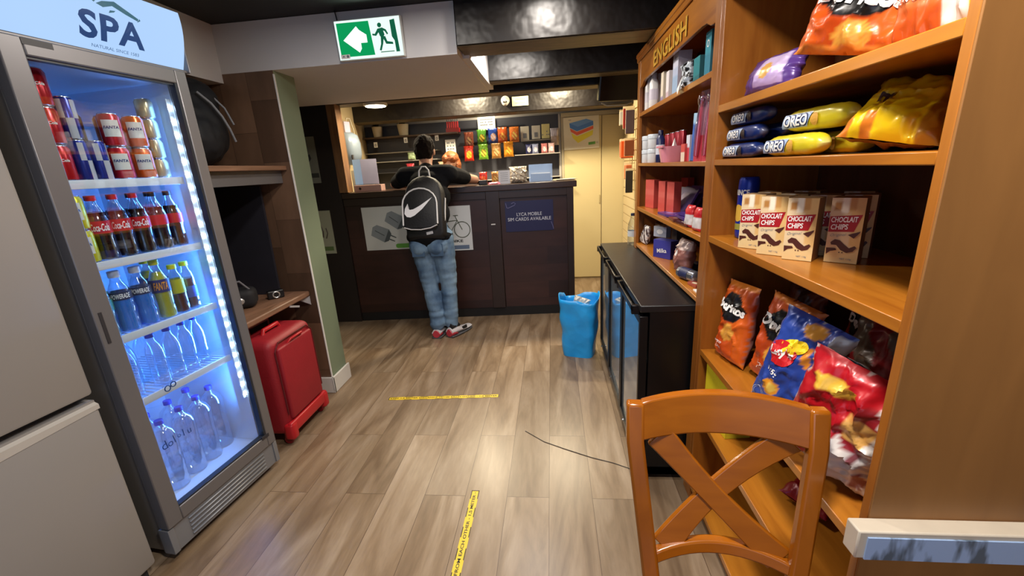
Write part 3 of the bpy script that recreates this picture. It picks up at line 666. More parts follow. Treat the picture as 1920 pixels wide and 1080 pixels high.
# second shelf: lemon cans, cola bottles
Z2 = 1.181; G = 'drinks on the cola shelf of the lit fridge'
fl = can('soda_can', .033, .115, '#d8d02a', fb, 'FANTA', '#2a6ab0', 'x', tsize=.50)
putf(fl, -.163, .125, Z2, 'yellow lemon soda can below its twin, by the door handle end', True, TF, G)
putf(fl, -.163, .125, Z2+.116, 'yellow lemon soda can on top of its twin, by the door handle end', False, TF, G)
CP = [(.024, 0), (.030, .004), (.0315, .02), (.030, .05), (.0295, .08), (.0325, .10), (.0325, .135), (.030, .15), (.022, .175), (.0145, .195), (.0125, .205), (.0125, .212)]
cb = bottle('cola_bottle', CP, .0145, .016, '#160806', .80, '#d01c24', 'x', (.096, .140, '#c0141e'), 'Coca-Cola', tw=1.6)
for i, (x, y, lb) in enumerate([(-.096, .130, 'red-capped cola bottle next to the lemon cans'), (-.027, .130, 'red-capped cola bottle in the middle of the front three'), (.043, .130, 'red-capped cola bottle farthest from the handle in the front three'),
    (-.12, .215, 'red-capped cola bottle in the second row behind the lemon cans'), (-.045, .215, 'red-capped cola bottle in the second row between front bottles'), (.028, .215, 'red-capped cola bottle in the second row near the black-capped ones')]):
    putf(cb, x, y, Z2, lb, i == 0, TF, G)
zb_ = bottle('cola_bottle', CP, .0145, .016, '#0d0608', .80, '#141416', 'x', (.098, .138, '#c2182a'))
for i, (x, y, lb) in enumerate([(.118, .135, 'black-capped cola bottle with red band in front'), (.186, .140, 'black-capped cola bottle closest to the light strip'), (.10, .22, 'black-capped cola bottle in the second row'), (.175, .225, 'black-capped cola bottle in the second row by the hinge side')]):
    putf(zb_, x, y, Z2, lb, i == 0, TF, G)
# third shelf
Z3 = .906; G = 'bottles on the mixed shelf of the lit fridge'
SP = [(.026, 0), (.031, .005), (.032, .02), (.030, .06), (.032, .09), (.0325, .13), (.030, .155), (.020, .18), (.0145, .195), (.0135, .205), (.0135, .212)]
tl = bottle('soda_bottle', SP, .0145, .014, '#3f9c86', .8, '#cfe6e0', 'x', (.10, .14, '#3c8c7a'))
putf(tl, -.174, .125, Z3, 'pale green bottle at the handle end of the mixed shelf', True, TF, G)
pw = bottle('sports_drink_bottle', [(.028, 0), (.034, .006), (.034, .06), (.031, .075), (.034, .09), (.034, .14), (.028, .17), (.018, .19), (.016, .20), (.016, .21)], .018, .022, '#1c86ff', .62, '#c8ccd6', 'x', (.125, .155, '#232b52'), 'POWERADE', tw=1.7)
putf(pw, -.102, .13, Z3, 'bright blue sports drink bottle beside the pale green bottle', True, TF, G)
putf(pw, -.030, .13, Z3, 'bright blue sports drink bottle next to the yellow soda bottle', False, TF, G)
putf(pw, -.13, .215, Z3, 'bright blue sports drink bottle standing in the second row', False, TF, G)
yb_ = bottle('soda_bottle', SP, .0165, .018, '#c9c42a', .86, '#d8cf2e', 'x', (.105, .155, '#33306e'), 'FANTA', '#f0a030', tw=1.4)
putf(yb_, .046, .13, Z3, 'large yellow soda bottle with a purple label and yellow cap', True, TF, G, 1.05)
ib = bottle('iced_tea_bottle', [(.022, 0), (.027, .004), (.027, .07), (.0275, .13), (.024, .155), (.016, .175), (.014, .19)], .0165, .016, '#6a3a34', .42, '#d8d22e', 'x', (.085, .145, '#c4c43a'))
putf(ib, .112, .13, Z3, 'yellow sleeved iced tea bottle in the middle of the mixed shelf', True, TF, G)
ip = bottle('iced_tea_bottle', [(.022, 0), (.027, .004), (.027, .07), (.0275, .13), (.024, .155), (.016, .175), (.014, .19)], .0165, .016, '#74463e', .7, '#d8d22e', 'x', (.05, .10, '#5a62a8'))
putf(ip, .172, .14, Z3, 'brown iced tea bottle with a blue label close to the light strip', True, TF, G)
putf(yb_, .075, .215, Z3, 'yellow soda bottle with purple label in the second row', False, TF, G)
# fourth shelf and floor: water
Z4 = .646; WC = clear('water_clear', (.93, .97, 1.0), .8, .10, .10)
WP = [(.026, 0), (.031, .004), (.030, .02), (.0315, .028), (.030, .036), (.0315, .044), (.030, .052), (.0315, .06), (.030, .068), (.0315, .08), (.0325, .12), (.031, .145), (.024, .17), (.015, .186), (.013, .195), (.013, .205)]
wb = bottle('water_bottle', WP, .0155, .015, None, 1, '#1637b8', 'x', cl=WC)
G = 'small water bottles in the lit fridge'
for i, (x, y, lb) in enumerate([(-.043, .14, 'small blue-capped water bottle in front, closest to the handle'), (.030, .145, 'small blue-capped water bottle, second of the front row'), (.097, .15, 'small blue-capped water bottle, third of the front row'), (.167, .165, 'small blue-capped water bottle nearest the light strip'),
    (-.10, .21, 'small water bottle behind at the handle end'), (-.145, .15, 'small water bottle half hidden by the door frame'), (-.02, .23, 'small water bottle in the second row')]):
    putf(wb, x, y, Z4, lb, i == 0, 0, G)
BP = [(.036, 0), (.0435, .008), (.042, .03), (.044, .04), (.0415, .05), (.044, .062), (.0415, .075), (.044, .09), (.0435, .14), (.0405, .15), (.0435, .16), (.0435, .20), (.0455, .225), (.0445, .25), (.038, .272), (.024, .288), (.015, .296), (.0135, .30), (.0135, .308)]
wB = bottle('large_water_bottle', BP, .016, .017, None, 1, '#1637b8', 'x', cl=WC)
G = 'large water bottles on the fridge floor'
for i, (x, y, lb) in enumerate([(-.085, .175, 'large water bottle in front, nearest the handle'), (-.005+.02, .19, 'large water bottle in front behind the handwriting'), (.105, .20, 'large water bottle, third along the front row'), (.195, .225, 'large water bottle standing nearest the light strip'),
    (-.055, .285, 'large water bottle in the back row at the handle end'), (.055, .30, 'large water bottle in the middle of the back row'), (.16, .32, 'large water bottle at the hinge end of the back row')]):
    putf(wB, x, y, .169, lb, i == 0, 0, G)
# ================================================================== PACKAGES
def proj(p):
    d = Vector(p)-EYE; return 960+FOC*d.dot(AR)/d.dot(AF), 540+FOC*d.dot(AD)/d.dot(AF)
def ycol(px, X, z):
    """y of the point on the shelf line (X, z) that the camera sees in column px"""
    a, b = .3, 6.0
    for _ in range(40):
        c = (a+b)/2
        if proj((X, c, z))[0] > px: a = c
        else: b = c
    return (a+b)/2
FOIL = printed('printed_foil', .33, .10, .22, 38, .12); CARD = printed('printed_card', .5, 0, .01, 60); 
def lc(h): return lin(h)
def mixc(a, b, t): return tuple(a[i]*(1-t)+b[i]*t for i in range(3))
def pouch(name, w, h, d, paint, label, cat, seed=0, nx=34, nz=44, slump=0, matl=None, wr=1.0, group=None):
    """a filled bag with crimped seams: front towards -Y, standing on z=0. Returns the thing and its front surface function"""
    t = thing(name, label, cat, group=group); rnd = random.Random(seed); ph = [rnd.uniform(0, 6.3) for _ in range(6)]; so = Vector((seed*3.1, seed*1.7, 5))
    def surf(u, v, side):
        e = max(0, 1-abs(v)**3.2)**.62; g = max(0, 1-abs(u)**4)**.7
        crimp = 0 if abs(v) < .94 else 1
        T = d/2*e*g*(1+.18*v*-1)
        wq = w/2*(1-.07*e); x = u*wq; z = h/2*(v+1)*(.97 if slump else 1)
        k = abs(v)**2.5*(1-crimp)
        T += wr*d*.075*g*k*(math.sin(9*u+ph[0]+side)+.7*math.sin(17*u+ph[1]))*(1 if abs(v) < .94 else 0)
        nn = noise.noise(Vector((x*14, side*3+.5, z*14))+so); n2 = noise.noise(Vector((x*32, side*3, z*26))+so*1.3)
        rg = 1-abs(noise.noise(Vector((x*19+z*8, side*3+2, z*15-x*6))+so*2))*2.6; r2 = 1-abs(noise.noise(Vector((x*36-z*14, side*5, z*30))+so))*2.6
        T += wr*d*(.17*nn+.13*max(rg, 0)**3+.06*max(r2, 0)**2-.05*abs(n2)*2)*(.25+.75*e)*g
        x += .012*w*noise.noise(Vector((v*4, u*2, seed)))*4*abs(u); 
        y = (-T if side < 0 else T); y += slump*(v+1)**2*.25*h + .03*d*math.sin(4*v+ph[2])
        if crimp: y += .0012*math.sin(u*60)*side*0
        return Vector((x, y, z))
    m = MB(); cols = []; inner = {}
    for s_ in (-1, 1):
        for j in range(nz+1):
            for i in range(nx+1):
                u, v = -1+2*i/nx, -1+2*j/nz; m.v.append(tuple(surf(u, v, s_))); cols.append(paint(u*s_*-1 if s_ > 0 else u, v, s_))
    N_ = (nx+1)*(nz+1)
    for s_ in (0, 1):
        for j in range(nz):
            for i in range(nx):
                a = s_*N_+j*(nx+1)+i; q = (a, a+1, a+nx+2, a+nx+1); m.f.append(q if s_ == 0 else q[::-1]); m.m.append(0)
    o = m.build('bag', matl or FOIL, t, ink=cols)
    bm = bmesh.new(); bm.from_mesh(o.data); bmesh.ops.remove_doubles(bm, verts=bm.verts, dist=.0003); bmesh.ops.recalc_face_normals(bm, faces=bm.faces); bm.to_mesh(o.data); bm.free()
    o.data.polygons.foreach_set('use_smooth', [True]*len(o.data.polygons)); o.data.set_sharp_from_angle(angle=math.radians(70))
    def f(x, z, off):
        u = max(-1, min(1, x/(w/2*.95))); v = max(-1, min(1, z/(h/2)-1)); p = surf(u, v, -1); return (p.x, p.y-off-.0012, p.z)
    return t, f
BASE = {}
def place(t, x, y, z, rz=-90, tilt=0, roll=0, s=1):
    BASE[t.name] = z; t.location = (x, y, z); t.rotation_euler = (math.radians(tilt), math.radians(roll), math.radians(rz)); t.rotation_mode = 'XYZ'
    if s != 1: t.scale = (s, s, s)
    return t
def pbox(name, w, d, h, paint, label, cat, rest='#888888', part='carton', group=None, nx=14, nz=24, matl=None, fold=0):
    """printed carton: front at y=0 facing -Y, standing on z=0"""
    t = thing(name, label, cat, group=group); m = MB(); cols = []; R = lin(rest) if isinstance(rest, str) else rest
    for j in range(nz+1):
        for i in range(nx+1):
            m.v.append((w*(i/nx-.5), 0, h*j/nz)); cols.append(paint(2*i/nx-1, 2*j/nz-1))
    for j in range(nz):
        for i in range(nx): a = j*(nx+1)+i; m.f.append((a, a+1, a+nx+2, a+nx+1)); m.m.append(0)
    b = len(m.v)
    m.add([(-w/2, 0, 0), (w/2, 0, 0), (w/2, d, 0), (-w/2, d, 0), (-w/2, 0, h), (w/2, 0, h), (w/2, d, h), (-w/2, d, h)], [(1, 2, 6, 5), (2, 3, 7, 6), (3, 0, 4, 7), (4, 5, 6, 7), (0, 3, 2, 1)])
    cols += [R]*8; m.build(part, matl or CARD, t, ink=cols); return t
def ring(u, v, cx, cy, rx, ry): return ((u-cx)/rx)**2+((v-cy)/ry)**2
O_, W_, K_, R_ = lc('#dd6a1c'), lc('#efece6'), lc('#141212'), lc('#b8141c')
def p_tortilla(base='#d9631a', deep='#b8420f', chip='#d69a3c', lz=.69):
    lv = lz*2-1
    B0, D0, C0 = lc(base), lc(deep), lc(chip)
    def p(u, v, s):
        if s > 0: return mixc(B0, lc('#8d8a92'), .6)
        c = mixc(D0, B0, .5+.5*math.sin(3*u+2*v))
        if ring(u, v, .1, lv-.62, .34, .22) < 1: c = C0 if (int((u+v)*16) % 2 == 0) else mixc(C0, D0, .25)
        if abs(v) > .9: c = mixc(B0, lc('#e9b04a'), .3)
        if abs(v-lv) < .36 and abs(u) < (.85-(abs(v-lv))*1.5): c = K_
        return c
    return p
def tortilla(label, seed, w=.22, h=.30, d=.085, base='#d9631a', text='Doritos', slump=0, deep='#b8420f', small=True, lz=.69):
    t, f = pouch('tortilla_chip_bag', w, h, d, p_tortilla(base, deep, lz=lz), label, 'crisps', seed, slump=slump)
    m = MB(); put_text(m, text, f, w=w*.78, cx=0, cz=h*lz, bold=.045, cuts=2, off=.0022, rot=-.12, shear=.1); m.build('lettering', WHITE_INK, t)
    if small:
        m = MB(); put_text(m, 'NACHO', f, w=w*.24, cx=-.02, cz=h*.225, bold=.0, cuts=1, off=.0012); put_text(m, 'CHEESE', f, w=w*.24, cx=-.02, cz=h*.155, bold=.0, cuts=1, off=.0012); m.build('lettering', WHITE_INK, t)
    return t
# ---- crisps on the second shelf from below
Z4 = .705
place(tortilla('upright orange crisp bag standing alone at the far end of the crisps shelf', 3, .17, .285, .07), .622, 1.442, Z4, -80, -8, -2)
place(tortilla('orange crisp bag with black badge leaning behind the blue crisp bag', 5, .20, .285, .075, '#cf5a20'), .672, 1.250, Z4, -76, -8, 5)
def p_corn(u, v, s):
    if s > 0: return lc('#c9cbd2')
    c = lc('#28439a') if u < .62 else lc('#c4c6cf')
    if v < -.45 and u < .62: c = mixc(c, lc('#5a74c4'), .25)
    if ring(u, v, -.25, -.42, .27, .15) < 1: c = lc('#f0a02c') if ring(u, v, -.2, -.42, .15, .09) > 1 else lc('#f6cf5c')
    if ring(u, v, .45, .42, .30, .22) < 1 and math.sin(17*u+9*v) > -.5: c = lc('#e08b2c')
    if ring(u, v, .1, .82, .30, .12) < 1: c = lc('#e6a040')
    if v > .93: c = lc('#2a3c88')
    if v < -.93: c = lc('#3a55a8')
    return c
bc, f = pouch('corn_snack_bag', .175, .30, .085, p_corn, 'blue crisp bag with red and yellow round badge in the middle of the crisps shelf', 'crisps', 11)
m = MB(); put_poly(m, ell(-.030, .190, .036, .034, 24), f, .0014, 0, 2); m.build('badge', RED_INK, bc)
m = MB(); put_poly(m, ell(-.014, .218, .034, .020, 20, rot=.5), f, .0012, 0, 2); m.build('badge', YELLOW_INK, bc)
m = MB(); put_text(m, "Lay's", f, w=.060, cx=-.030, cz=.191, bold=.04, cuts=2, off=.0024, rot=.2); put_text(m, '175g', f, w=.034, cx=-.030, cz=.130, bold=.02, cuts=1, off=.0012, rot=-.1)
for r_ in (.020, .015): 
    e = ell(-.050, .046, r_, r_, 20)
    for i in range(20):
        a, b_ = e[i], e[(i+1) % 20]; put_poly(m, [a, b_, (b_[0]*.96-.050*.04, b_[1]*.96+.046*.04), (a[0]*.96-.050*.04, a[1]*.96+.046*.04)], f, .0012)
m.build('lettering', WHITE_INK, bc)
place(bc, .60, 1.075, Z4, -62, -5, 13)
def p_red(u, v, s):
    if s > 0: return lc('#cfcac6')
    c = lc('#b3121f') if u < .12+.5*v else lc('#d3cdc8')
    if ring(u, v, -.35, .62, .42, .12) < 1: c = lc('#e0b23c')
    if ring(u, v, .35, .25, .26, .42) < 1 and u > -.1: c = lc('#d9a558') if math.sin(9*v) > -.3 else lc('#8d1b22')
    if u > .45 and v < .0 and math.sin(11*u)*math.sin(7*v) > .3: c = lc('#8a4a50')
    if v > .92: c = lc('#8d1018')
    return c
rbag, f = pouch('crisp_bag', .22, .27, .09, p_red, 'large red and silver crisp bag tipped forward at the near end of the shelf', 'crisps', 21, slump=0, wr=1.3)
place(rbag, .596, .862, Z4, -58, 3, 14)
def p_dark(c1, c2):
    a, b_ = lc(c1), lc(c2)
    return lambda u, v, s: a if math.sin(4*u+5*v) > -.1 else b_
t, f = pouch('crisp_bag', .20, .32, .08, p_dark('#a01822', '#c2ae86'), 'red and cream crisp bag standing behind the large red and silver bag', 'crisps', 25)
place(t, .80, .84, Z4, -90, -4, 4)
t, f = pouch('crisp_bag', .17, .29, .07, p_dark('#6c5c50', '#8a1c22'), 'grey-brown crisp bag squeezed behind the blue crisp bag', 'crisps', 27)
place(t, .79, 1.035, Z4, -88, -3, 2)
t, f = pouch('crisp_bag', .20, .29, .08, p_dark('#7a3a1c', '#3a1c14'), 'brown crisp bag at the back behind the badge orange bags', 'crisps', 31)
place(t, .81, 1.38, Z4, -90, -3, 0)
place(tortilla('small orange crisp bag at the back, above the second orange bag', 37, .15, .35, .045, '#b4531c', small=False), .862, 1.165, Z4, -90, 0, 2)
t, f = pouch('crisp_bag', .09, .09, .035, p_dark('#7d1219', '#d8c9a6'), 'crumpled dark red and cream bag lying at the near corner of the crisps shelf', 'crisps', 41)
place(t, .67, .748, Z4+.02, -100, -78, 0)
# ---- cartons on the lowest shelf
def p_yb(u, v):
    c = lc('#d8c822')
    if ring(u, v, -.5, -.45, .32, .22) < 1: c = lc('#f2ead0')
    if ring(u, v, .45, -.35, .5, .16) < 1: c = lc('#6b5a20')
    if ring(u, v, .5, .3, .2, .3) < 1: c = lc('#b8922a')
    return c
t = pbox('food_carton', .17, .09, .215, p_yb, 'bright yellow carton on the shelf below the crisps', 'box', '#c9bb2a'); place(t, .585, 1.435, .4405, -84)
m = MB(); m.tube([(-.037+.018*math.cos(a*PI/8), -.001, .055+.020*math.sin(a*PI/8)) for a in range(16)], .0022, 5, closed=True); put_text(m, '6)', flat(0), h=.022, cx=-.037, cz=.055, off=.001); m.build('print', BLACK_INK, t)
t, f = pouch('crisp_bag', .13, .17, .05, lambda u, v, s: lc('#7d1018'), 'dark red crisp bag lying flat on the shelf under the crisps', 'crisps', 43); place(t, .67, 1.02, .478, -60, -84, 0)
t, f = pouch('crisp_bag', .12, .15, .05, lambda u, v, s: lc('#b8161e') if v > -.2 else lc('#6a1016'), 'red crisp bag lying deep on the shelf beneath the crisps shelf', 'crisps', 47); place(t, .70, 1.27, .478, -95, -84, 0)
# ---- chocolate biscuit cartons
Z3 = 1.1485
def p_choc(u, v):
    c = lc('#dcc39a') if u+v*.3 < .3 else lc('#d8b070')
    if v > .62 and u > -.1 and u < .55: c = lc('#c08c4c')
    if v > .5 and u < .1 and u > -.35: c = lc('#ece2cc')
    if v > .48 and u < -.4: c = lc('#b07a3c') if ring(u, v, -.6, .75, .25, .16) < 1 else c
    if v < -.5: c = lc('#dcbf88')
    return c
def choc(label, first=[]):
    if first: 
        o = copy_tree(first[0]); o['label'] = label; return o
    w, h = .066, .158; t = pbox('biscuit_carton', w, .060, h, p_choc, label, 'box', '#a08058', group='chocolate biscuit cartons'); F0 = flat(0)
    m = MB(); put_poly(m, [(-w/2+.001, .075), (.018, .078), (.030, .119), (-w/2+.001, .113)], F0, .0004); m.build('print', ink('choc_red', '#a3141e'), t)
    m = MB(); put_text(m, 'CHOCLAIT', F0, w=.052, h=.013, cx=-.003, cz=.1065, bold=.02, off=.0012, shear=.15, rot=.05); put_text(m, 'CHIPS', F0, w=.034, h=.013, cx=-.011, cz=.0885, bold=.02, off=.0012, shear=.15, rot=.05); m.build('lettering', WHITE_INK, t)
    m = MB(); put_text(m, 'Original', F0, w=.032, cx=-.011, cz=.068, bold=-.005, off=.0008, shear=.4, rot=.1); put_text(m, 'NET 115g', F0, w=.022, cx=.010, cz=.010, bold=.01, off=.0008); m.build('lettering', GREY_INK, t)
    pl = [(-.024, .050), (-.016, .058), (-.006, .056), (.004, .046), (.014, .038), (.024, .044), (.028, .040), (.022, .030), (.010, .026), (-.002, .032), (-.012, .044), (-.022, .044)]
    m = MB(); put_poly(m, pl, F0, .0012); put_poly(m, [(-.031, .036), (-.012, .036), (-.010, .031), (-.022, .028), (-.030, .020)], F0, .0012); put_poly(m, [(.008, .070), (.020, .062), (.030, .076), (.031, .080), (.022, .076), (.016, .074)], F0, .0014)
    for x in (.0, .006): put_poly(m, ell(x-.004, .026, .0016, .0016, 8), F0, .0012)
    m.build('print', ink('choc_brown', '#4a2018'), t); first.append(t); return t
CG = [((.583, 1.292), -50, 'cream chocolate biscuit carton next to the blue biscuit roll'), ((.594, 1.196), -47, 'cream chocolate biscuit carton, second from the blue roll'), ((.626, 1.122), -43, 'cream chocolate biscuit carton, third, just before the gap'), ((.704, 1.078), -42, 'cream chocolate biscuit carton standing apart after the gap')]
for (x, y), a, lb in CG:
    place(choc(lb), x, y, Z3, a)
for (x, y), a, lb in [((.650, 1.345), -50, 'chocolate biscuit carton directly behind the one by the blue roll'), ((.672, 1.253), -47, 'chocolate biscuit carton behind the second front carton'), ((.706, 1.173), -43, 'chocolate biscuit carton behind the third front carton'), ((.768, 1.136), -40, 'chocolate biscuit carton behind the one standing apart'),
    ((.745, 1.325), -48, 'chocolate biscuit carton in the third row, middle'), ((.828, 1.235), -42, 'chocolate biscuit carton in the third row at the near end')]:
    place(choc(lb), x, y, Z3, a)
# biscuit roll standing on end
t = thing('biscuit_roll', 'tall blue biscuit roll standing on end at the far end of the carton shelf', 'biscuits', (.645, ycol(1394, .645, Z3)-.005, Z3), math.radians(-70))
m = MB(); m.lathe([(.024, 0), (.030, .008), (.031, .03), (.031, .17), (.030, .19), (.026, .20)], 24); m.build('wrapper', mat('roll_blue', '#16309c', .3, .2, var=.1), t, smooth=40)
m = MB(); put_poly(m, ell(-.004, .085, .021, .028, 20), oncyl(.031), .0008, 0, 2); m.build('print', ink('biscuit', '#c9a03c'), t)
m = MB(); put_text(m, 'PRINCE', oncyl(.031), w=.056, h=.018, cx=.0, cz=.152, bold=.03, cuts=2, off=.001); m.build('lettering', WHITE_INK, t)
m = MB(); put_poly(m, [(-.026, .03), (.026, .03), (.026, .05), (-.026, .05)], oncyl(.031), .0009, 0, 3); m.build('print', ink('olive', '#8c8a3c'), t)
# ---- sandwich biscuit rolls
def biscuit_roll(base, label, first, seed=1, L=.225, r=.0238, ts=1, tcol=None):
    t = thing('biscuit_packet', label, 'biscuits'); m = MB(); n = 22; k = 16; vs = []; cols = []
    for i in range(n+1):
        u = -1+2*i/n; e = max(0, 1-abs(u)**7)**.8
        for j in range(k):
            a = 2*PI*j/k; rr = r*(.92+.06*noise.noise(Vector((u*9, math.cos(a)*2, math.sin(a)*2+seed)))); q = 1/max(abs(math.cos(a))**2.6+abs(math.sin(a))**2.6, 1e-6)**(1/2.6)
            zz = rr*q*math.sin(a)*(e if e > .02 else .05); yy = rr*q*math.cos(a)*(.25+.75*e) + (.0)
            vs.append((u*L/2, yy, r+zz)); c = lin(base)
            if abs(u) > .93: c = mixc(c, (1, 1, 1), .15)
            cols.append(c)
    m.add(vs, [(i*k+j, i*k+(j+1) % k, (i+1)*k+(j+1) % k, (i+1)*k+j) for i in range(n) for j in range(k)]+[tuple(range(k)), tuple(n*k+j for j in range(k))])
    m.build('wrapper', FOIL, t, smooth=50, ink=cols)
    f = lambda x, z, o: (x, -math.sqrt(max(0, (r*.98)**2-(z-r)**2*.8))-o-.0008, z)
    m = MB(); put_poly(m, [(-.10, r-.016), (-.005, r-.016), (.012, r+.015), (-.09, r+.015)], f, .0006, 0, 3); m.build('print', ink('silver_panel', '#9fb0cc' if base < '#8' else '#c8ccc4', .35), t)
    m = MB(); put_text(m, 'OREO', f, w=.082*ts, h=.026*ts, cx=-.045, cz=r, bold=.09, cuts=2, off=.0010, shear=.1); m.build('lettering', ink('biscuit_navy', '#16265c'), t)
    m = MB(); put_text(m, 'OREO', f, w=.078*ts, h=.022*ts, cx=-.045, cz=r, bold=.03, cuts=2, off=.0022, shear=.1); m.build('lettering', WHITE_INK, t)
    m = MB(); put_poly(m, ell(.022, r-.002, .013, .014, 16), f, .0012, 0, 2); m.build('print', ink('cookie_'+base.strip('#'), '#2a1c1c' if base < '#8' else '#c9963c'), t)
    return t
Z2 = 1.4095
bl = biscuit_roll('#12255f', 'x', True); gd = biscuit_roll('#cdbb22', 'x', True, 4, r=.0268, ts=1.12)
first = True
for (x, y, z, a, lb) in [(.600, 1.428, 0, -88, 'blue biscuit packet at the bottom of the front stack by the middle panel'), (.604, 1.422, .0484, -90, 'blue biscuit packet in the middle of the front stack'), (.612, 1.412, .0968, -88, 'blue biscuit packet on top of the front stack of blue packets'),
    (.662, 1.42, 0, -90, 'blue biscuit packet in the second row, lowest'), (.664, 1.41, .0484, -90, 'blue biscuit packet in the second row, middle height'), (.724, 1.40, 0, -90, 'blue biscuit packet in the back row, lower'), (.724, 1.38, .0484, -90, 'blue biscuit packet in the back row, upper'), (.785, 1.14, 0, -90, 'blue biscuit packet behind the yellow packets, lower'), (.785, 1.13, .0484, -90, 'blue biscuit packet behind the yellow packets, upper')]:
    o = bl if first else copy_tree(bl); first = False; place(o, x, y, Z2+z, a); o['label'] = lb; o['group'] = 'blue biscuit packets'
first = True
for (x, y, z, a, lb) in [(.592, 1.125, 0, -88, 'yellow biscuit packet, the lower one in front'), (.616, 1.085, .0545, -86, 'yellow biscuit packet lying on top of another yellow one'), (.660, 1.08, 0, -90, 'yellow biscuit packet lying behind the lower yellow one')]:
    o = gd if first else copy_tree(gd); first = False; place(o, x, y, Z2+z, a); o['label'] = lb; o['group'] = 'yellow biscuit packets'
def p_yel(u, v, s):
    c = lc('#e3bd10')
    if s > 0: c = lc('#7a4a18')
    elif u > .55: c = lc('#b07a1c')
    if s < 0 and ring(u, v, -.45, -.15, .2, .16) < 1 and ring(u, v, -.45, -.15, .14, .11) > 1: c = lc('#a3671c')
    if s < 0 and v < -.55 and u < -.15 and v < -.75-.6*u: c = lc('#c8701e') if math.sin(12*u) > .3 else lc('#e3bd10')
    return c
t, f = pouch('sweets_bag', .17, .150, .07, p_yel, 'bright yellow bag of chocolate peanuts next to the yellow biscuit packets', 'sweets', 51, wr=1.2)
m = MB(); put_text(m, 'm', f, h=.020, cx=-.040, cz=.082, bold=.05, cuts=1, off=.0016); m.build('lettering', BROWN_INK, t)
place(t, .62, .885, Z2+.006, -60, -46, 10)
t, f = pouch('sweets_bag', .12, .15, .06, p_yel, 'yellow bag of chocolate peanuts pressed against the bookcase end panel', 'sweets', 55, wr=1.4); place(t, .70, .760, Z2+.006, -85, -50, 6)
# ---- top visible shelf
Z1 = 1.5805
def p_lil(u, v, s):
    if s > 0: return lc('#4a2e74')
    c = lc('#5b3c8c')
    if u > -.35 and u < .75 and abs(v) < .75: c = lc('#c7b3dc') if v > .1-.3*u else lc('#b9a0d4')
    if ring(u, v, .05, .0, .22, .42) < 1: c = lc('#d4a04c')
    if u < -.5: c = lc('#4a2a78')
    return c
t, f = pouch('biscuit_packet', .25, .105, .06, p_lil, 'lilac and purple biscuit packet at the far end of the top visible shelf', 'biscuits', 61, wr=.4); place(t, .625, 1.375, Z1, -84, -18, 2)
place(tortilla('large orange crisp bag in front on the top visible shelf', 7, .235, .235, .085, '#d4611c', lz=.44, small=False), .625, 1.045, Z1+.004, -62, -12, 14)
t, f = pouch('crisp_bag', .20, .235, .08, p_dark('#8c1a16', '#b83420'), 'dark red crisp bag behind the large orange one on the top visible shelf', 'crisps', 63); place(t, .81, .93, Z1, -84, -4, 6)
def p_ch(u, v, s):
    c = lc('#cf6a34')
    if u > .55: c = lc('#d8d4cc')
    if v < -.55 and u < .5: c = lc('#c9581f')
    return c
t, f = pouch('crisp_bag', .13, .25, .055, p_ch, 'orange cheese crisp bag beside the dark red one, top visible shelf', 'crisps', 65)
m = MB(); put_text(m, 'CHEESE', f, w=.07, cx=-.02, cz=.085, bold=.01, cuts=1, off=.0015); put_text(m, 'FLAVOUR', f, w=.06, cx=-.02, cz=.07, bold=.01, cuts=1, off=.0015); m.build('lettering', WHITE_INK, t)
place(t, .645, .868, Z1, -80, -6, 4)
t, f = pouch('crisp_bag', .105, .25, .05, lambda u, v, s: lc('#e0c61c') if u > -.35 else lc('#d8d6d0'), 'yellow and silver crisp bag at the near end of the top visible shelf', 'crisps', 67); place(t, .640, .752, Z1, -84, -5, 2)
t = pbox('snack_carton', .10, .05, .04, lambda u, v: lc('#e4e0da') if v > -.2 else lc('#b02028'), 'flat white and red packet on the highest shelf, mostly above the frame', 'box', '#d8d4ce'); place(t, .59, 1.44, 1.9155, -90)

# ================================================================== LEFT BOOKCASE GOODS
def plain(c1, c2=None, cut=0, c3=None):
    a = lin(c1); b_ = lin(c2) if c2 else a; cc = lin(c3) if c3 else None
    return lambda u, v: (cc if cc and abs(v-.1) < .18 else (a if v > cut else b_))
def onshelf(name, px, X, z, w, d, h, paint, label, cat, rest, rz=-90, tilt=0, roll=0, text=None, tc=None, tz=.5, tw=.7, rot=0):
    t = pbox(name, w, d, h, paint, label, cat, rest, nx=6, nz=16); place(t, X, ycol(px, X, z), z, rz, tilt, roll)
    if text: m = MB(); put_text(m, text, flat(0), w=w*tw, cx=0, cz=h*tz, off=.001, bold=.01, rot=rot); m.build('lettering', tc or WHITE_INK, t)
    return t
def sbottle(name, px, X, z, r, h, col, capc, label, cat, band=None):
    t = thing(name, label, cat); m = MB(); m.lathe([(r*.9, 0), (r, .006), (r, h*.72), (r*.55, h*.84)], 18, sq=3); m.build('bottle_body', mat('tub_'+col, col, .3, var=.05), t, smooth=45)
    m = MB(); m.lathe([(r*.6, h*.83), (r*.6, h*.98), (r*.5, h)], 14); m.build('cap', mat('tub_'+capc, capc, .3), t, smooth=45)
    if band: m = MB(); m.lathe([(r*1.012, h*.25), (r*1.012, h*.55)], 18, sq=3); m.f = m.f[:-2]; m.m = m.m[:-2]; m.build('label', ink('band'+band.strip('#'), band), t)
    t.location = (X, ycol(px, X, z), z); t.rotation_euler = (0, 0, -PI/2); return t
z = 1.7022
onshelf('toiletry_box', 1213, .60, z, .055, .05, .165, plain('#b8202c', '#d8d0c8', -.85), 'narrow red box at the far end of the letters shelf', 'box', '#8c1820')
sbottle('shampoo_bottle', 1217, .60, z, .026, .19, '#dcdad8', '#c2c8d2', 'white shampoo bottle beside the narrow red box', 'toiletries', '#c8c4cc')
sbottle('shampoo_bottle', 1225, .60, z, .026, .19, '#e0dedc', '#c2c8d2', 'white shampoo bottle, second after the narrow red box', 'toiletries', '#cfc8d4')
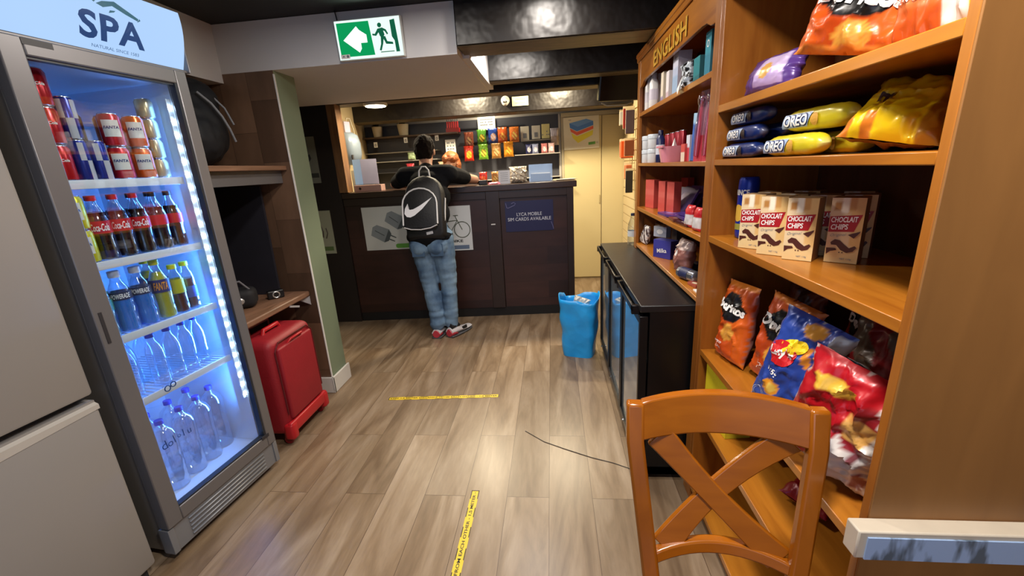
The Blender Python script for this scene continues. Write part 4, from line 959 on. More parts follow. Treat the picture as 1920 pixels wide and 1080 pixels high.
sbottle('shampoo_bottle', 1236, .66, z, .028, .205, '#d8d8da', '#b8c0cc', 'taller pale bottle with grey cap behind the white ones', 'toiletries')
onshelf('toiletry_box', 1240, .59, z, .05, .045, .15, plain('#d9cdb8', '#8a7c9c', -.55), 'cream carton with a violet foot on the letters shelf', 'box', '#b8ac98')
onshelf('toiletry_box', 1250, .585, z, .05, .05, .13, plain('#dcd6d8', '#c0a8b0', -.4), 'pale pink-white carton before the tall blue-grey box', 'box', '#c8c0c0')
onshelf('toiletry_box', 1264, .59, z, .085, .06, .185, plain('#c8c8d8', '#8fa8c4', -.1, '#aab4cc'), 'tall blue-grey box in the middle of the letters shelf', 'box', '#b8b0bc', text='72', tc=NAVY_INK, tz=.88, tw=.2)
onshelf('toiletry_box', 1282, .66, z, .07, .05, .165, plain('#23242c'), 'black box behind the silver wrapped item', 'box', '#1a1a1e')
t, f = pouch('wrapped_toiletry', .085, .115, .05, lambda u, v, s: lc('#18181c') if math.sin(9*u+6*v)+math.sin(13*v-5*u) > .1 else lc('#b8c0c8'), 'black and silver patterned packet with crumpled top on the letters shelf', 'toiletries', 71, wr=1.6); place(t, .605, ycol(1290, .605, z), z, -84)
t = thing('paper_note', 'folded white paper hanging over the edge of the letters shelf', 'paper'); m = MB(); m.add([(0, 0, 0), (.10, -.006, .035), (.125, -.002, .075), (.075, -.001, .03), (.055, -.012, -.03), (0, .002, 0.001)], [(0, 1, 4), (1, 2, 3), (1, 3, 0)]); m.build('sheet', mat('paper_white', '#e8e8e4', .6), t); m.v = [(x, y+.0012, z_) for x, y, z_ in m.v]
t.location = (.549, ycol(1270, .549, z)+.01, z+.004); t.rotation_euler = (0, 0, -PI/2)
onshelf('toiletry_box', 1304, .60, z, .075, .05, .105, plain('#1f7c84', '#15646c', -.3), 'low teal box beside the silver packet', 'box', '#125058')
onshelf('toiletry_box', 1324, .60, z, .06, .05, .165, plain('#2f8ca0', '#2c7c94', 0), 'tall teal box with white oval at the near end of the letters shelf', 'box', '#1f5c6c', text='O', tc=WHITE_INK, tz=.75, tw=.45)
z = 1.4042
for k, (px, zz) in enumerate(((1213, 0), (1213, .08), (1224, 0), (1224, .08))):
    t = thing('cream_tub', ['white round tub, lower of the pair at the far end', 'white round tub stacked on the far tub', 'white round tub, lower of the second pair', 'white round tub stacked on the second pair'][k], 'toiletries')
    m = MB(); m.lathe([(.030, 0), (.032, .004), (.032, .052)], 20); m.build('tub', mat('tub_white', '#d4d8da', .35), t, smooth=40); m = MB(); m.lathe([(.034, .053), (.034, .074), (.031, .078)], 20); m.build('lid', mat('tub_lid', '#c4ccd2', .3), t, smooth=40)
    t.location = (.60, ycol(px, .60, z), z+zz); t['group'] = 'white tubs on the toiletries shelf'
sbottle('lotion_bottle', 1237, .59, z, .022, .165, '#1d2450', '#141a3c', 'dark navy lotion bottle beside the white tubs', 'toiletries', '#c8ccd8')
for k, px in enumerate((1251, 1260, 1269, 1278)):
    t = can('deodorant_can', .019, .15, '#8c1c2a', [(.1, .4, -1.2, 1.2, '#c4b8b8')], None, '#fff', ['dark red spray can behind the pink basket, farthest', 'dark red spray can behind the pink basket, second', 'dark red spray can behind the pink basket, third', 'dark red spray can behind the pink basket, nearest'][k], 'toiletries')
    t.location = (.66, ycol(px, .66, z), z); t['group'] = 'dark red spray cans'
t = thing('pink_basket', 'small see-through pink basket with a tissue on the toiletries shelf', 'basket', (.60, ycol(1258, .60, z), z), -PI/2)
m = MB(); m.lathe([(.045, 0), (.058, .075), (.056, .075), (.043, .003)], 24, sq=4); m.f = m.f[:-1]; m.m = m.m[:-1]; m.build('basket', mat('pink_plastic', '#d88a98', .25), t, smooth=50)
m = MB(); m.box2((-.06, -.06, .070), (.06, -.054, .080)); m.build('rim', mat('pink_plastic', ''), t)
m = MB(); m.add([(-.02, 0, .06), (.03, 0, .06), (.012, .01, .115), (.0, .03, .06)], [(0, 1, 2), (1, 3, 2), (3, 0, 2)]); m.build('tissue', mat('paper_white', ''), t)
onshelf('toiletry_box', 1279, .59, z, .055, .04, .075, plain('#c84a44', '#d8c8b4', 0), 'small red and cream box beside the pink basket', 'box', '#a83834')
onshelf('toiletry_box', 1288, .60, z, .045, .04, .11, plain('#cfd0dc', '#c03844', 0), 'white and red box with pale top next to the blue carton', 'box', '#a8a0ac')
onshelf('toothpaste_box', 1297, .605, z, .045, .04, .19, plain('#9cc0dc', '#2c58a4', .6, '#3c64b4'), 'tall blue toothpaste carton with a pale top, tilted slightly', 'box', '#274c90', roll=5)
for k, (px, X) in enumerate(((1307, .60), (1323, .61))):
    t = thing('toothbrush_pack', ['tall pink and lilac blister pack, farther of two', 'tall pink and lilac blister pack beside the bookcase middle panel'][k], 'toiletries', group='pink toothbrush packs')
    m = MB(); m.box2((-.028, 0, 0), (.028, .002, .27), bev=.0009); m.build('card', mat('brush_card', '#b8889c', .4), t)
    m = MB(); m.ball((0, -.012, .235), (.02, .014, .028)); m.tube([(0, -.010, .02), (.003, -.014, .12), (0, -.012, .22)], [.010, .013, .009], 10); m.build('blister', clear('blister', (.95, .85, .92), .7, .08, .2), t, smooth=50)
    m = MB(); m.tube([(0, -.008, .015), (.004, -.009, .10), (0, -.008, .24)], [.006, .009, .005], 8); m.build('handle', mat('brush_pink', '#c83c54', .3), t, smooth=50)
    m = MB(); m.box2((-.028, -.0015, .0), (.028, 0, .10)); m.build('print', ink('brush_red', '#b83848'), t)
    t.location = (X, ycol(px, X, z), z); t.rotation_euler = (math.radians(-4), 0, -PI/2+.25)
z = 1.1302
for k, (px, X) in enumerate(((1217, .61), (1239, .62), (1255, .63), (1281, .83))):
    t = onshelf('chocolate_box', px, X, z, .13 if k == 0 else .085, .04, .17, plain('#c8554c', '#c44c44', -.5, '#cf645a'), ['wide coral red chocolate box at the far end', 'coral red chocolate box, second in the row', 'coral red chocolate box, third in the row', 'coral red chocolate box at the back behind the purple bars'][k], 'chocolate', '#a83c34', rz=-80)
    t['group'] = 'coral red chocolate boxes'
def bar(px, X, z, label, rz, tilt, roll, zz=0, w=.16, h=.085, c='#4c3480', c2='#8c78b8', d=.012, grp='purple chocolate bars'):
    t = pbox('chocolate_bar', w, d, h, lambda u, v: lc(c2) if ring(u, v, 0, 0, .5, .5) < 1 else lc(c), label, 'chocolate', c, part='wrapper', nx=16, nz=10, matl=FOIL)
    t['group'] = grp; place(t, X, ycol(px, X, z), z+zz, rz, tilt, roll); return t
bar(1243, .585, z, 'purple chocolate bar lying flat in front of the coral boxes', -85, -88, 0, .001, w=.17)
bar(1262, .60, z, 'purple chocolate bar lying on top of the flat one', -75, -88, 0, .016)
bar(1274, .590, z, 'purple chocolate bar third up in the slipping pile', -95, -88, 0, .031)
bar(1284, .600, z, 'purple chocolate bar highest in the slipping pile', -84, -88, 0, .046)
for px, X, lb in ((1268, .690, 'purple chocolate bar leaning in front of two others behind the pile'), (1280, .735, 'purple chocolate bar leaning in the middle of three behind the pile'), (1291, .780, 'purple chocolate bar leaning at the back of the three behind the pile')):
    bar(px, X, z, lb, -76, -30, 0, .0, w=.19, h=.145)
bar(1276, .572, z, 'narrow brown chocolate bar lying at the shelf edge', -88, -88, 0, .001, w=.15, h=.04, c='#4a2422', c2='#c8b8b4', grp='brown chocolate bars')
bar(1258, .572, z+.0135, 'narrow brown chocolate bar lying on the first purple one', -95, -88, 0, .001, w=.12, h=.04, c='#5a2c26', c2='#8a6c60', grp='brown chocolate bars')
for k, (px, X) in enumerate(((1291, .585), (1306, .583))):
    t, f = pouch('sweets_packet', .062, .095, .03, lambda u, v, s: lc('#b81c24') if v > .15 or v < -.75 else lc('#d8d4d4'), ['red and white sweets packet, farther one of two at the shelf edge', 'red and white sweets packet, nearer one of two at the shelf edge'][k], 'sweets', 81+k, nx=14, nz=20); place(t, X, ycol(px, X, z), z, -80, -6); t['group'] = 'red and white sweets packets'
z = .8882
t, f = pouch('sweets_packet', .10, .12, .04, lambda u, v, s: lc('#d8d0cc') if math.sin(11*u+7*v) > -.2 else lc('#4a3838'), 'white and brown patterned packet at the far end of the lowest shelf', 'sweets', 83, wr=1.4); place(t, .60, ycol(1206, .60, z)-.02, z, -84, -12)
onshelf('snack_box', 1231, .68, z, .12, .08, .13, plain('#a08a6c', '#8a7458', 0), 'plain tan cardboard box behind the purple gift box', 'box', '#7c684c')
t = onshelf('gift_box', 1240, .600, z, .125, .06, .10, plain('#3c3c94', '#35348a', 0), 'purple chocolate gift box with white script lettering', 'chocolate', '#2c2c74', text='Milka', tc=WHITE_INK, tz=.42, tw=.55, rot=.12, rz=-58)
t = onshelf('snack_box', 1237, .615, z+.1005, .095, .035, .06, plain('#b8bcc4', '#a8acb8', 0), 'silver grey carton sitting on the purple gift box', 'box', '#8c9098', rz=-58)
m = MB(); put_poly(m, ell(0, .03, .024, .014, 16), flat(0), .001); m.build('print', WHITE_INK, t)
onshelf('snack_box', 1262, .68, z, .10, .05, .15, plain('#2c2a30'), 'dark box at the back between gift box and brown bag', 'box', '#1c1a1e')
t, f = pouch('biscuit_bag', .13, .165, .07, lambda u, v, s: lc('#8c5a50') if v < .45 else lc('#b8a098'), 'brown see-through biscuit bag with white letters on the lowest shelf', 'biscuits', 87, wr=1.2)
m = MB(); put_text(m, 'NI', f, w=.035, h=.03, cx=-.01, cz=.10, bold=.02, cuts=1, off=.002); m.build('lettering', WHITE_INK, t); place(t, .61, ycol(1279, .61, z), z, -84, -6)
for k, (px, X, zz, lb) in enumerate(((1290, .60, .0, 'silver and navy cylindrical packet lying at the near end of the lowest shelf'), (1314, .69, .0, 'silver cylindrical packet lying behind the silver and navy one'))):
    t = thing('foil_roll', lb, 'biscuits'); m = MB(); m.lathe([(.018, -.065), (.026, -.058), (.027, 0), (.026, .058), (.018, .065)], 18, 0, Matrix.Translation((0, 0, .027)) @ Matrix.Rotation(PI/2, 4, 'Y')); m.build('wrapper', mat('silver_foil', '#8c8e98', .2, .8, var=.4, scale=40), t, smooth=45)
    m = MB(); m.lathe([(.0275, -.04), (.0275, .02)], 18, 0, Matrix.Translation((0, 0, .027)) @ Matrix.Rotation(PI/2, 4, 'Y')); m.f = m.f[:-2]; m.m = m.m[:-2]; m.build('label', ink('roll_navy', '#232a50'), t, smooth=45)
    t.location = (X, ycol(px, X, z), z+.001); t.rotation_euler = (0, 0, -PI/2+.3)
bar(1296, .585, z, 'small red and cream bar lying near the shelf edge', -80, -86, 0, .010, w=.07, h=.03, c='#a04838', c2='#d8c8a8', grp='small bars on the lowest shelf')
t = thing('price_card', 'small white card at the near corner of the lowest shelf', 'card', (.575, ycol(1302, .575, z), z), -PI/2); m = MB(); m.box2((-.02, 0, 0), (.02, .03, .004)); m.build('card', mat('paper_white', ''), t)
# clear bottle standing on the cooler top
t = bottle('drinking_bottle', [(.030, 0), (.034, .006), (.034, .12), (.030, .15), (.017, .185), (.014, .205)], .0155, .016, None, 1, '#23283c', 'clear half-empty bottle with dark cap on the far end of the black cooler', lab=(.06, .10, '#c8ccce'), cl=clear('pet_clear', ''))
t.location = (.56, 3.00, .8502)
def low(t):
    bpy.context.view_layer.update(); z = 9
    def rec(o):
        nonlocal z
        if o.type == 'MESH':
            for v in o.data.vertices:
                q = (o.matrix_world @ v.co).z
                if q < z: z = q
        for c in KIDS.get(o.name, []): rec(bpy.data.objects[c])
    rec(t); return z
def settle(t, z): t.location.z += z-low(t)
# ================================================================== BACK OF THE SHOP
SHV = thing('display_shelving', 'dark grey wall shelving with pale shelf edges behind the counter', 'shelves', (0, 5.30, 0))
m = MB(); m.box2((-2.28, .02, .9), (.115, .036, 2.0)); m.build('back_panel', mat('slate_panel', '#3e3f47', .5, var=.12, scale=3), SHV)
EDGE = mat('shelf_edge', '#a8a49c', .4)
m = MB(); m.box2((-2.28, -.20, 1.845), (-1.08, .02, 1.862)); m.build('shelf', wood('shelf_brown', '#3a2a1e', '#5c4430', 'x'), SHV, bevel=.002)
for x0, x1, z, dep in ((-2.28, -1.35, 1.683, .14), (-2.2, -1.35, 1.578, .17), (-.345, -.0, 1.722, .13), (-.42, .11, 1.565, .17), (-1.2, .11, 1.30, .2), (-2.28, -1.35, 1.45, .2)):
    m = MB(); m.box2((x0, -dep, z-.008), (x1, .02, z)); m.build('shelf', EDGE if z != 1.45 else mat('slate_panel', ''), SHV)
m = MB(); m.box2((.10, -.02, .9), (.125, .05, 2.0)); m.build('upright', EDGE, SHV)
m = MB()
for z in (1.90, 1.74, 1.58): m.box2((-1.10, .005, z), (-.30, .02, z+.012))
m.build('hook_rail', mat('rail_dark', '#2a2b30', .4), SHV)
def bk(px, py, y=5.2): return at('y', y, px, py)
# plants
for k, (px, py, s) in enumerate(((709, 256, .92), (757, 252, 1.0))):
    p = bk(px, py, 5.20); t = thing('potted_plant', ['small cream pot with a drooping plant, farther along the brown shelf', 'taller cream pot with a dark leafy plant near the middle of the brown shelf'][k], 'plant', (p.x, 5.20, 1.8625))
    m = MB(); m.lathe([(.052*s, 0), (.066*s, .115*s), (.068*s, .13*s), (.060*s, .13*s), (.058*s, .10*s)], 22); m.build('pot', mat('pot_cream', '#cdbf9e', .45), t, smooth=40)
    m = MB(); rr = random.Random(k)
    for i in range(26):
        a = rr.uniform(0, 6.28); l = rr.uniform(.05, .09)*s; b = Vector((0, 0, .12*s)); tip = b+Vector((math.cos(a)*l, math.sin(a)*l*.8, rr.uniform(-.01, .05))); mid = (b+tip)/2+Vector((0, 0, .025)); n = Vector((-math.sin(a), math.cos(a), 0))*.011
        m.add([b, mid+n, tip, mid-n, mid+Vector((0, 0, .004))], [(0, 1, 4), (1, 2, 4), (2, 3, 4), (3, 0, 4)])
    m.build('foliage', mat('leaf_dark', '#3a3a22', .5, var=.4), t)
# little price holders
for k, (px, py) in enumerate(((706, 272), (762, 263), (820, 259))):
    p = bk(px, py, 5.12); t = thing('price_tag', ['small white price tag under the farther plant pot', 'small white price tag under the taller plant pot', 'small white price tag hanging above the customer'][k], 'tag', (p.x, 5.094, p.z)); m = MB(); m.box2((-.022, 0, -.03), (.022, .003, .03)); m.build('card', mat('paper_white', ''), t)
    m = MB(); put_text(m, '0', flat(0), h=.032, cx=0, cz=-.004, off=.001); m.build('lettering', BLACK_INK, t)
def two(c1, c2, c3=None):
    a, b_ = lc(c1), lc(c2); c = lc(c3) if c3 else a
    def p(u, v, s):
        if v > .55: return a
        if ring(u, v, .1, -.15, .6, .5) < 1: return b_ if math.sin(9*u+11*v) > -.3 else c
        return a if v > -.7 else mixc(a, (0, 0, 0), .25)
    return p
SN = [(879, 262, '#8c4a34', '#b89060', '#5a2a20', 'brown sweets bag on the upper rail, farthest left', 'sweets'), (903, 257, '#5a9a34', '#d8c83c', '#7a3a14', 'green sweets bag on the upper rail', 'x'), (924, 255, '#2a4aa0', '#d8c8d8', '#e0a030', 'blue and white sweets bag on the upper rail', 'x'),
    (942, 253, '#d8642c', '#e0b050', '#c03c1c', 'orange sweets bag on the upper rail next to the blue one', 'x'), (964, 252, '#dc7c34', '#e8d46c', '#d85030', 'yellow-orange sweets bag last on the upper rail', 'x'),
    (880, 288, '#c4301c', '#e8a030', '#f0d040', 'red-orange sweets bag on the lower rail', 'x'), (907, 285, '#7ab030', '#e0d040', '#6a3a1c', 'lime green sweets bag on the lower rail', 'x'), (931, 283, '#b88444', '#d8c080', '#8c5a30', 'tan sweets bag on the lower rail', 'x'), (954, 280, '#d88c20', '#e8c040', '#b85a1c', 'amber sweets bag last on the lower rail', 'x')]
for k, (px, py, a, b_, c, lb, _) in enumerate(SN):
    p = bk(px, py, 5.2); t, f = pouch('sweets_bag', .118, .172, .034, two(a, b_, c), lb, 'sweets', 100+k, nx=16, nz=20, group='sweets bags hanging on the back wall'); t.location = (p.x, 5.21 if k < 5 else 5.17, p.z-.086)
    m = MB(); m.tube([(0, .088 if k < 5 else .128, .148), (0, -.004, .148), (0, -.02, .155)], .002, 6); m.build('hook', mat('pin_metal', ''), t)
for k, (px, py, a, b_, c, lb) in enumerate(((906, 330, '#c0281c', '#e0701c', '#d8401c', 'red sweets bag standing behind the small black box'), (929, 328, '#a8743c', '#d8b868', '#8c4c2c', 'tan sweets bag behind the counter edge'), (944, 325, '#b8a080', '#d8c8a8', '#b05a6c', 'beige sweets bag next to the leaflets'))):
    p = at('y', 4.30, px, py); t, f = pouch('sweets_bag', .085, .115, .035, two(a, b_, c), lb, 'sweets', 120+k, nx=14, nz=18); t.location = (p.x, 4.30, 1.2805)
p = bk(847, 246, 5.2); t = thing('lighter_display', 'red and silver tray of lighters at the end of the brown shelf', 'display', (p.x+.02, 5.16, 1.8625))
m = MB(); m.box2((-.08, 0, 0), (.08, .06, .05)); m.build('tray', mat('tray_red', '#9c2020', .4), t)
for i in range(6):
    m = MB(); m.box2((-.072+i*.0245, .012, .05), (-.054+i*.0245, .03, .12), bev=.003); lt = m.build('lighter', mat('lighter_red', '#c8383c', .3), t)
    m = MB(); m.box2((-.070+i*.0245, .014, .1202), (-.056+i*.0245, .028, .145)); m.build('lighter_cap', mat('cap_silver', '#c8c8c8', .25, .7), lt)
def notice(px, py, y, w, h, label, lines, r=0, name='notice'):
    p = at('y', y, px, py); t = thing(name, label, 'notice', (p.x, y, p.z)); m = MB(); m.box2((-w/2, 0, -h/2), (w/2, .002, h/2)); m.build('sheet', mat('paper_white', ''), t)
    m = MB()
    for i, s in enumerate(lines): put_text(m, s, flat(0), w=w*.7, h=h*.09, cx=0, cz=h*(.28-.2*i), off=.0008)
    m.build('lettering', GREY_INK, t); return t
notice(912, 231, 5.28, .21, .15, 'white notice with grey writing above the hanging sweets', ['--------', '-- - ---', '---- --'])
notice(845, 276, 5.05, .12, .17, 'white handwritten notice behind the heads of the two people', ['-- --', '- - -', '---'])
for k, (px, py, w, h, c, lb) in enumerate(((984, 250, .10, .155, '#d8d4c4', 'white phone accessory card nearest the sweets'), (1005, 248, .10, .15, '#d4d2c8', 'white phone accessory card in the middle'), (1023, 246, .095, .16, '#d8cf90', 'pale yellow phone accessory card'))):
    p = bk(px, py, 5.24); t = thing('accessory_card', lb, 'packet', (p.x, 5.24, p.z)); m = MB(); m.box2((-w/2, 0, -h/2), (w/2, .012, h/2), bev=.003); m.build('card', mat('card'+c, c, .5), t)
    m = MB(); m.box2((-.02, -.004, -h*.35), (.02, .0, h*.0)) if k < 2 else put_text(m, '. :.', flat(0), h=.05, cx=0, cz=-.02); m.build('print', GREY_INK, t)
t, f = pouch('packet', .10, .19, .05, lambda u, v, s: lc('#c8c4d4') if v > 0 else lc('#a89890'), 'lilac-white soft packet hanging beside the shelving upright', 'packet', 140, nx=14, nz=18); p = bk(1040, 262, 5.2); t.location = (p.x, 5.2, p.z-.06)
for k, (px, py, c, lb) in enumerate(((992, 294, '#23285a', 'navy packet standing behind the acrylic boxes'), (1004, 290, '#8c94b8', 'silver-blue packet behind the acrylic boxes'), (1021, 291, '#c87878', 'pink-red packet behind the acrylic boxes'), (1034, 289, '#d8b0b0', 'pale pink packet behind the acrylic boxes'))):
    p = bk(px, py, 5.15); t, f = pouch('packet', .075, .11, .03, two(c, '#d8d4d8', c), lb, 'packet', 150+k, nx=12, nz=14); t.location = (p.x, 5.15, 1.5655)
for k, (px, py, c, lb) in enumerate(((771, 284, '#b8cfa0', 'pale green item on the shelf beside the customer head'), (768, 298, '#c4404c', 'red packet on the shelf beside the customer shoulder'), (828, 292, '#c8a888', 'pale biscuit packet between the two heads'))):
    p = bk(px, py, 5.14); t, f = pouch('packet', .10, .09, .05, two(c, c, c), lb, 'packet', 160+k, nx=12, nz=14); t.location = (p.x, 5.14, 1.5785 if k < 1 else 1.4505)
# acrylic boxes and things on the counter
AC = clear('acrylic', (.95, .95, .93), .5, .08, .14)
def onc(u, dy, z=1.2805):
    p = cpt(u, z); return Vector((p.x-dy*math.sin(CA), p.y+dy*math.cos(CA), z))
t = thing('acrylic_box', 'clear acrylic box holding grey items at the end of the counter', 'box', onc(2.21, .12), CA)
m = MB(); m.box2((-.11, 0, 0), (.11, .004, .16)); m.box2((-.11, .15, 0), (.11, .154, .16)); m.box2((-.11, .004, 0), (-.106, .15, .16)); m.box2((.106, .004, 0), (.11, .15, .16)); m.box2((-.11, 0, 0), (.11, .154, .004)); m.build('box', AC, t)
t2 = thing('boxed_accessories', 'grey boxed accessories lying inside the acrylic box', 'packet', onc(2.21, .135, 1.285), CA); m = MB(); m.box2((-.095, 0, 0), (.095, .12, .075), bev=.01); m.build('packet', mat('soft_grey', '#6a6c74', .5, var=.3, scale=30), t2)
t, f = pouch('plastic_bag', .17, .15, .09, lambda u, v, s: lc('#b8ab98') if math.sin(9*u+12*v) > 0 else lc('#d0c8b8'), 'crumpled see-through bag of small items beside the acrylic box', 'bag', 170, wr=2); t.location = onc(2.00, .16); t.rotation_euler = (0, 0, CA)
t = thing('leaflet', 'white leaflet leaning on the counter between sweets and clear bag', 'leaflet', onc(1.865, .12), CA, rot=(math.radians(-12), 0, CA)); m = MB(); m.box2((-.055, 0, 0), (.055, .003, .125)); m.build('sheet', mat('paper_grey', '#b8bac2', .5), t)
m = MB(); [put_text(m, '------', flat(0), w=.07, h=.006, cx=0, cz=.10-.018*i) for i in range(5)]; m.build('lettering', GREY_INK, t)
t = thing('card_reader', 'small black box on the counter near the customer elbow', 'box', onc(1.665, .07), CA); m = MB(); m.box2((-.04, 0, 0), (.04, .07, .045), bev=.006); m.build('case', mat('black_plastic', '#121214', .4), t); m = MB(); m.box2((-.03, -.001, .01), (.03, .001, .035)); m.build('panel', mat('slot_dark', ''), t)
t, f = pouch('packet', .12, .05, .02, two('#b8506c', '#d8c8b8', '#b8506c'), 'pink packet lying in front of the sweets on the counter', 'packet', 171, nx=14, nz=12); t.location = onc(1.77, .10); t.rotation_euler = (math.radians(-70), 0, CA)
t = thing('paper_stack', 'loose sheet of paper on the counter corner', 'paper', onc(2.42, .22), CA+.2); m = MB(); m.box2((-.10, -.07, 0), (.11, .07, .006)); m.box2((-.08, -.09, .006), (.12, .05, .012), ); m.build('sheets', mat('paper_cream', '#d8ccb0', .6), t)
t = thing('leaflet_stand', 'clear stand with blue-lit and lavender pages on a wooden box', 'stand', onc(.55, .12, 1.2805+.062), CA)
m = MB(); m.add([(-.118, .0, 0), (-.035, -.02, 0), (-.035, -.02, .235), (-.118, 0, .235)], [(0, 1, 2, 3)]); m.v += [(x, y+.003, z) for x, y, z in m.v]; m.f += [(7, 6, 5, 4), (0, 4, 5, 1), (1, 5, 6, 2), (2, 6, 7, 3), (3, 7, 4, 0)]; m.m += [0]*5; m.build('page', mat('page_blue_glow', '#a8cdf0', .3, emis=.25, var=.03), t)  # paper page made to glow faintly, its brightness put into the material
m = MB(); m.add([(-.035, -.02, 0), (.105, .02, 0), (.105, .02, .235), (-.035, -.02, .235)], [(0, 1, 2, 3)]); m.v += [(x, y+.003, z) for x, y, z in m.v]; m.f += [(7, 6, 5, 4), (0, 4, 5, 1), (1, 5, 6, 2), (2, 6, 7, 3), (3, 7, 4, 0)]; m.m += [0]*5; m.build('page', mat('page_lavender', '#a9a6bc', .4), t)
m = MB(); m.box2((-.12, -.03, -.001), (.11, .07, .002)); m.box2((-.122, -.022, .0), (.108, -.024, .01)); m.build('base', AC, t)
t = thing('wooden_box', 'low pinkish wooden box under the leaflet stand', 'box', onc(.56, .08), CA); m = MB(); m.box2((-.13, 0, 0), (.13, .12, .06), bev=.003); m.build('box', mat('box_pink', '#a8867c', .5, var=.15), t); m = MB(); m.lathe([(.012, 0), (.012, .002)], 14, 0, Matrix.Translation((-.075, 0, .03)) @ Matrix.Rotation(PI/2, 4, 'X')); m.build('knob', mat('black_plastic', ''), t)
# dispenser, pipe and small box on the service wall
p = at('y', 4.0, 655, 280); t = thing('towel_dispenser', 'rounded grey paper towel dispenser on the cream wall by the counter', 'dispenser', (p.x-.055, 4.11, p.z-.14), 1.15)
m = MB(); m.lathe([(.045, 0), (.085, .03), (.10, .10), (.10, .20), (.085, .27), (.045, .30)], 24, sq=3.2); m.build('cover', mat('dispenser_grey', '#74808c', .3), t, smooth=50); m = MB(); m.box2((-.06, -.105, .05), (-.045, -.09, .09)); m.build('window', mat('slot_dark', ''), t)
p = at('y', 4.12, 652, 236); t = thing('wall_box', 'small lilac-white box with a cable above the towel dispenser', 'box', (p.x-.005, 4.12, p.z-.03), 1.2); m = MB(); m.box2((-.035, 0, -.03), (.035, .03, .07), bev=.004); m.build('case', mat('lilac_white', '#a79bb0', .4), t)
m = MB(); m.tube([(0, .01, .07), (.01, .01, .10), (.05, .012, .10), (.10, .03, .0), (.12, .05, -.10)], .006, 8); m.build('cable', mat('cream_cable', '#b8ad94', .5), t, smooth=50)
p = at('y', 4.0, 664, 335); t = thing('wall_pipe', 'pale boxed pipe rising from the counter by the dispenser', 'pipe', (p.x, 4.04, 1.2805)); m = MB(); m.box2((-.03, -.02, 0), (.02, .02, .20)); m.build('casing', mat('lilac_cream', '#b0a694', .5), t)
# cupboard
CB = thing('storage_cupboard', 'tall cream two-door cupboard at the back beyond the counter', 'cupboard', (.15, 5.27, 0)); CRM = mat('cupboard_cream', '#cdbd8e', .45, var=.05, scale=2)
m = MB(); m.box2((0, .02, 0), (.77, .12, 1.985)); m.build('body', CRM, CB)
m = MB(); m.box2((-.02, -.01, 1.955), (.77, .02, 2.0)); m.box2((-.02, 0, 0), (.01, .02, 1.955)); m.build('frame', mat('cupboard_frame', '#b0a68c', .5), CB)
for x0, x1, hx in ((.012, .447, .42), (.455, .765, .735)):
    m = MB(); m.box2((x0, 0, .02), (x1, .018, 1.95)); d = m.build('door', CRM, CB, bevel=.003); m = MB(); m.box2((hx, -.012, .95), (hx+.014, 0, 1.05), bev=.003); m.build('handle', mat('handle_cream', '#b5a67a', .4), d)
p = at('y', 5.25, 1090, 249); t = thing('towel_poster', 'white poster of stacked blue, orange and yellow sponges on the cream cupboard', 'poster', (p.x, 5.262, p.z), 0, rot=(0, math.radians(-1), 0))
m = MB(); m.box2((-.205, -.004, -.18), (.205, .004, .18)); m.build('board', mat('poster_white', '#ddd6c0', .4, var=.02), t)
sp = flat(-.004)
for c, pl in (('#4a7cc8', [(-.135, .115), (.06, .15), (.14, .12), (.14, .075), (-.05, .02), (-.13, .065)]), ('#dd5f38', [(-.13, .058), (-.05, .014), (.14, .069), (.14, .035), (-.05, -.025), (-.12, .02)]), ('#ddd034', [(-.115, .005), (-.05, -.035), (.138, .022), (.13, -.03), (-.04, -.11), (-.10, -.05)])):
    m = MB(); put_poly(m, pl, sp, .001); m.build('print', ink('sp'+c.strip('#'), c), t)
m = MB(); put_poly(m, [(-.135, .115), (.06, .15), (.14, .12), (-.04, .07)], sp, .0016); m.build('print', ink('sp_top', '#6a98d8'), t)
m = MB(); put_poly(m, [(.08, -.14), (.16, -.135), (.16, -.105), (.08, -.11)], sp, .001); m.build('print', GREEN_INK, t)
m = MB(); put_text(m, '15', sp, h=.02, cx=.18, cz=-.118); put_text(m, '-', sp, w=.03, h=.006, cx=-.13, cz=.15); m.build('lettering', GREY_INK, t)
# slat wall and hanging phone cases
SWL = thing('slat_wall', 'cream slatted display panel on the wall beyond the bookcase', 'display', (.86, 4.0, 0)); m = MB(); m.box2((.012, 0, 0), (.055, 1.26, 2.0)); n_ = 0
z = .03
while z < 1.97: m.box2((0, 0, z), (.012, 1.26, z+.088)); z += .10
m.build('slats', mat('slat_cream', '#c9b68c', .5, var=.04), SWL)
HG = [(1167, 222, .05, .13, '#a8a49c', 'silver-grey case hanging on the slatted panel, farthest'), (1180, 222, .09, .19, '#7c1c18', 'dark red case hanging highest on the slatted panel'), (1189, 228, .07, .22, '#3c2c3c', 'dark purple case hanging beside the bookcase edge'), (1176, 280, .11, .17, '#c8501c', 'orange packed case on the middle hooks'), (1188, 277, .08, .15, '#6c3014', 'brown packed case beside the orange one'), (1165, 280, .03, .16, '#b84a20', 'narrow orange packed case, farthest on the middle hooks'), (1178, 322, .05, .14, '#c07040', 'pale orange packed case on the lower hooks'), (1187, 322, .05, .14, '#b05a30', 'rust packed case on the lower hooks'), (1191, 340, .06, .22, '#14100f', 'black case hanging lowest beside the bookcase')]
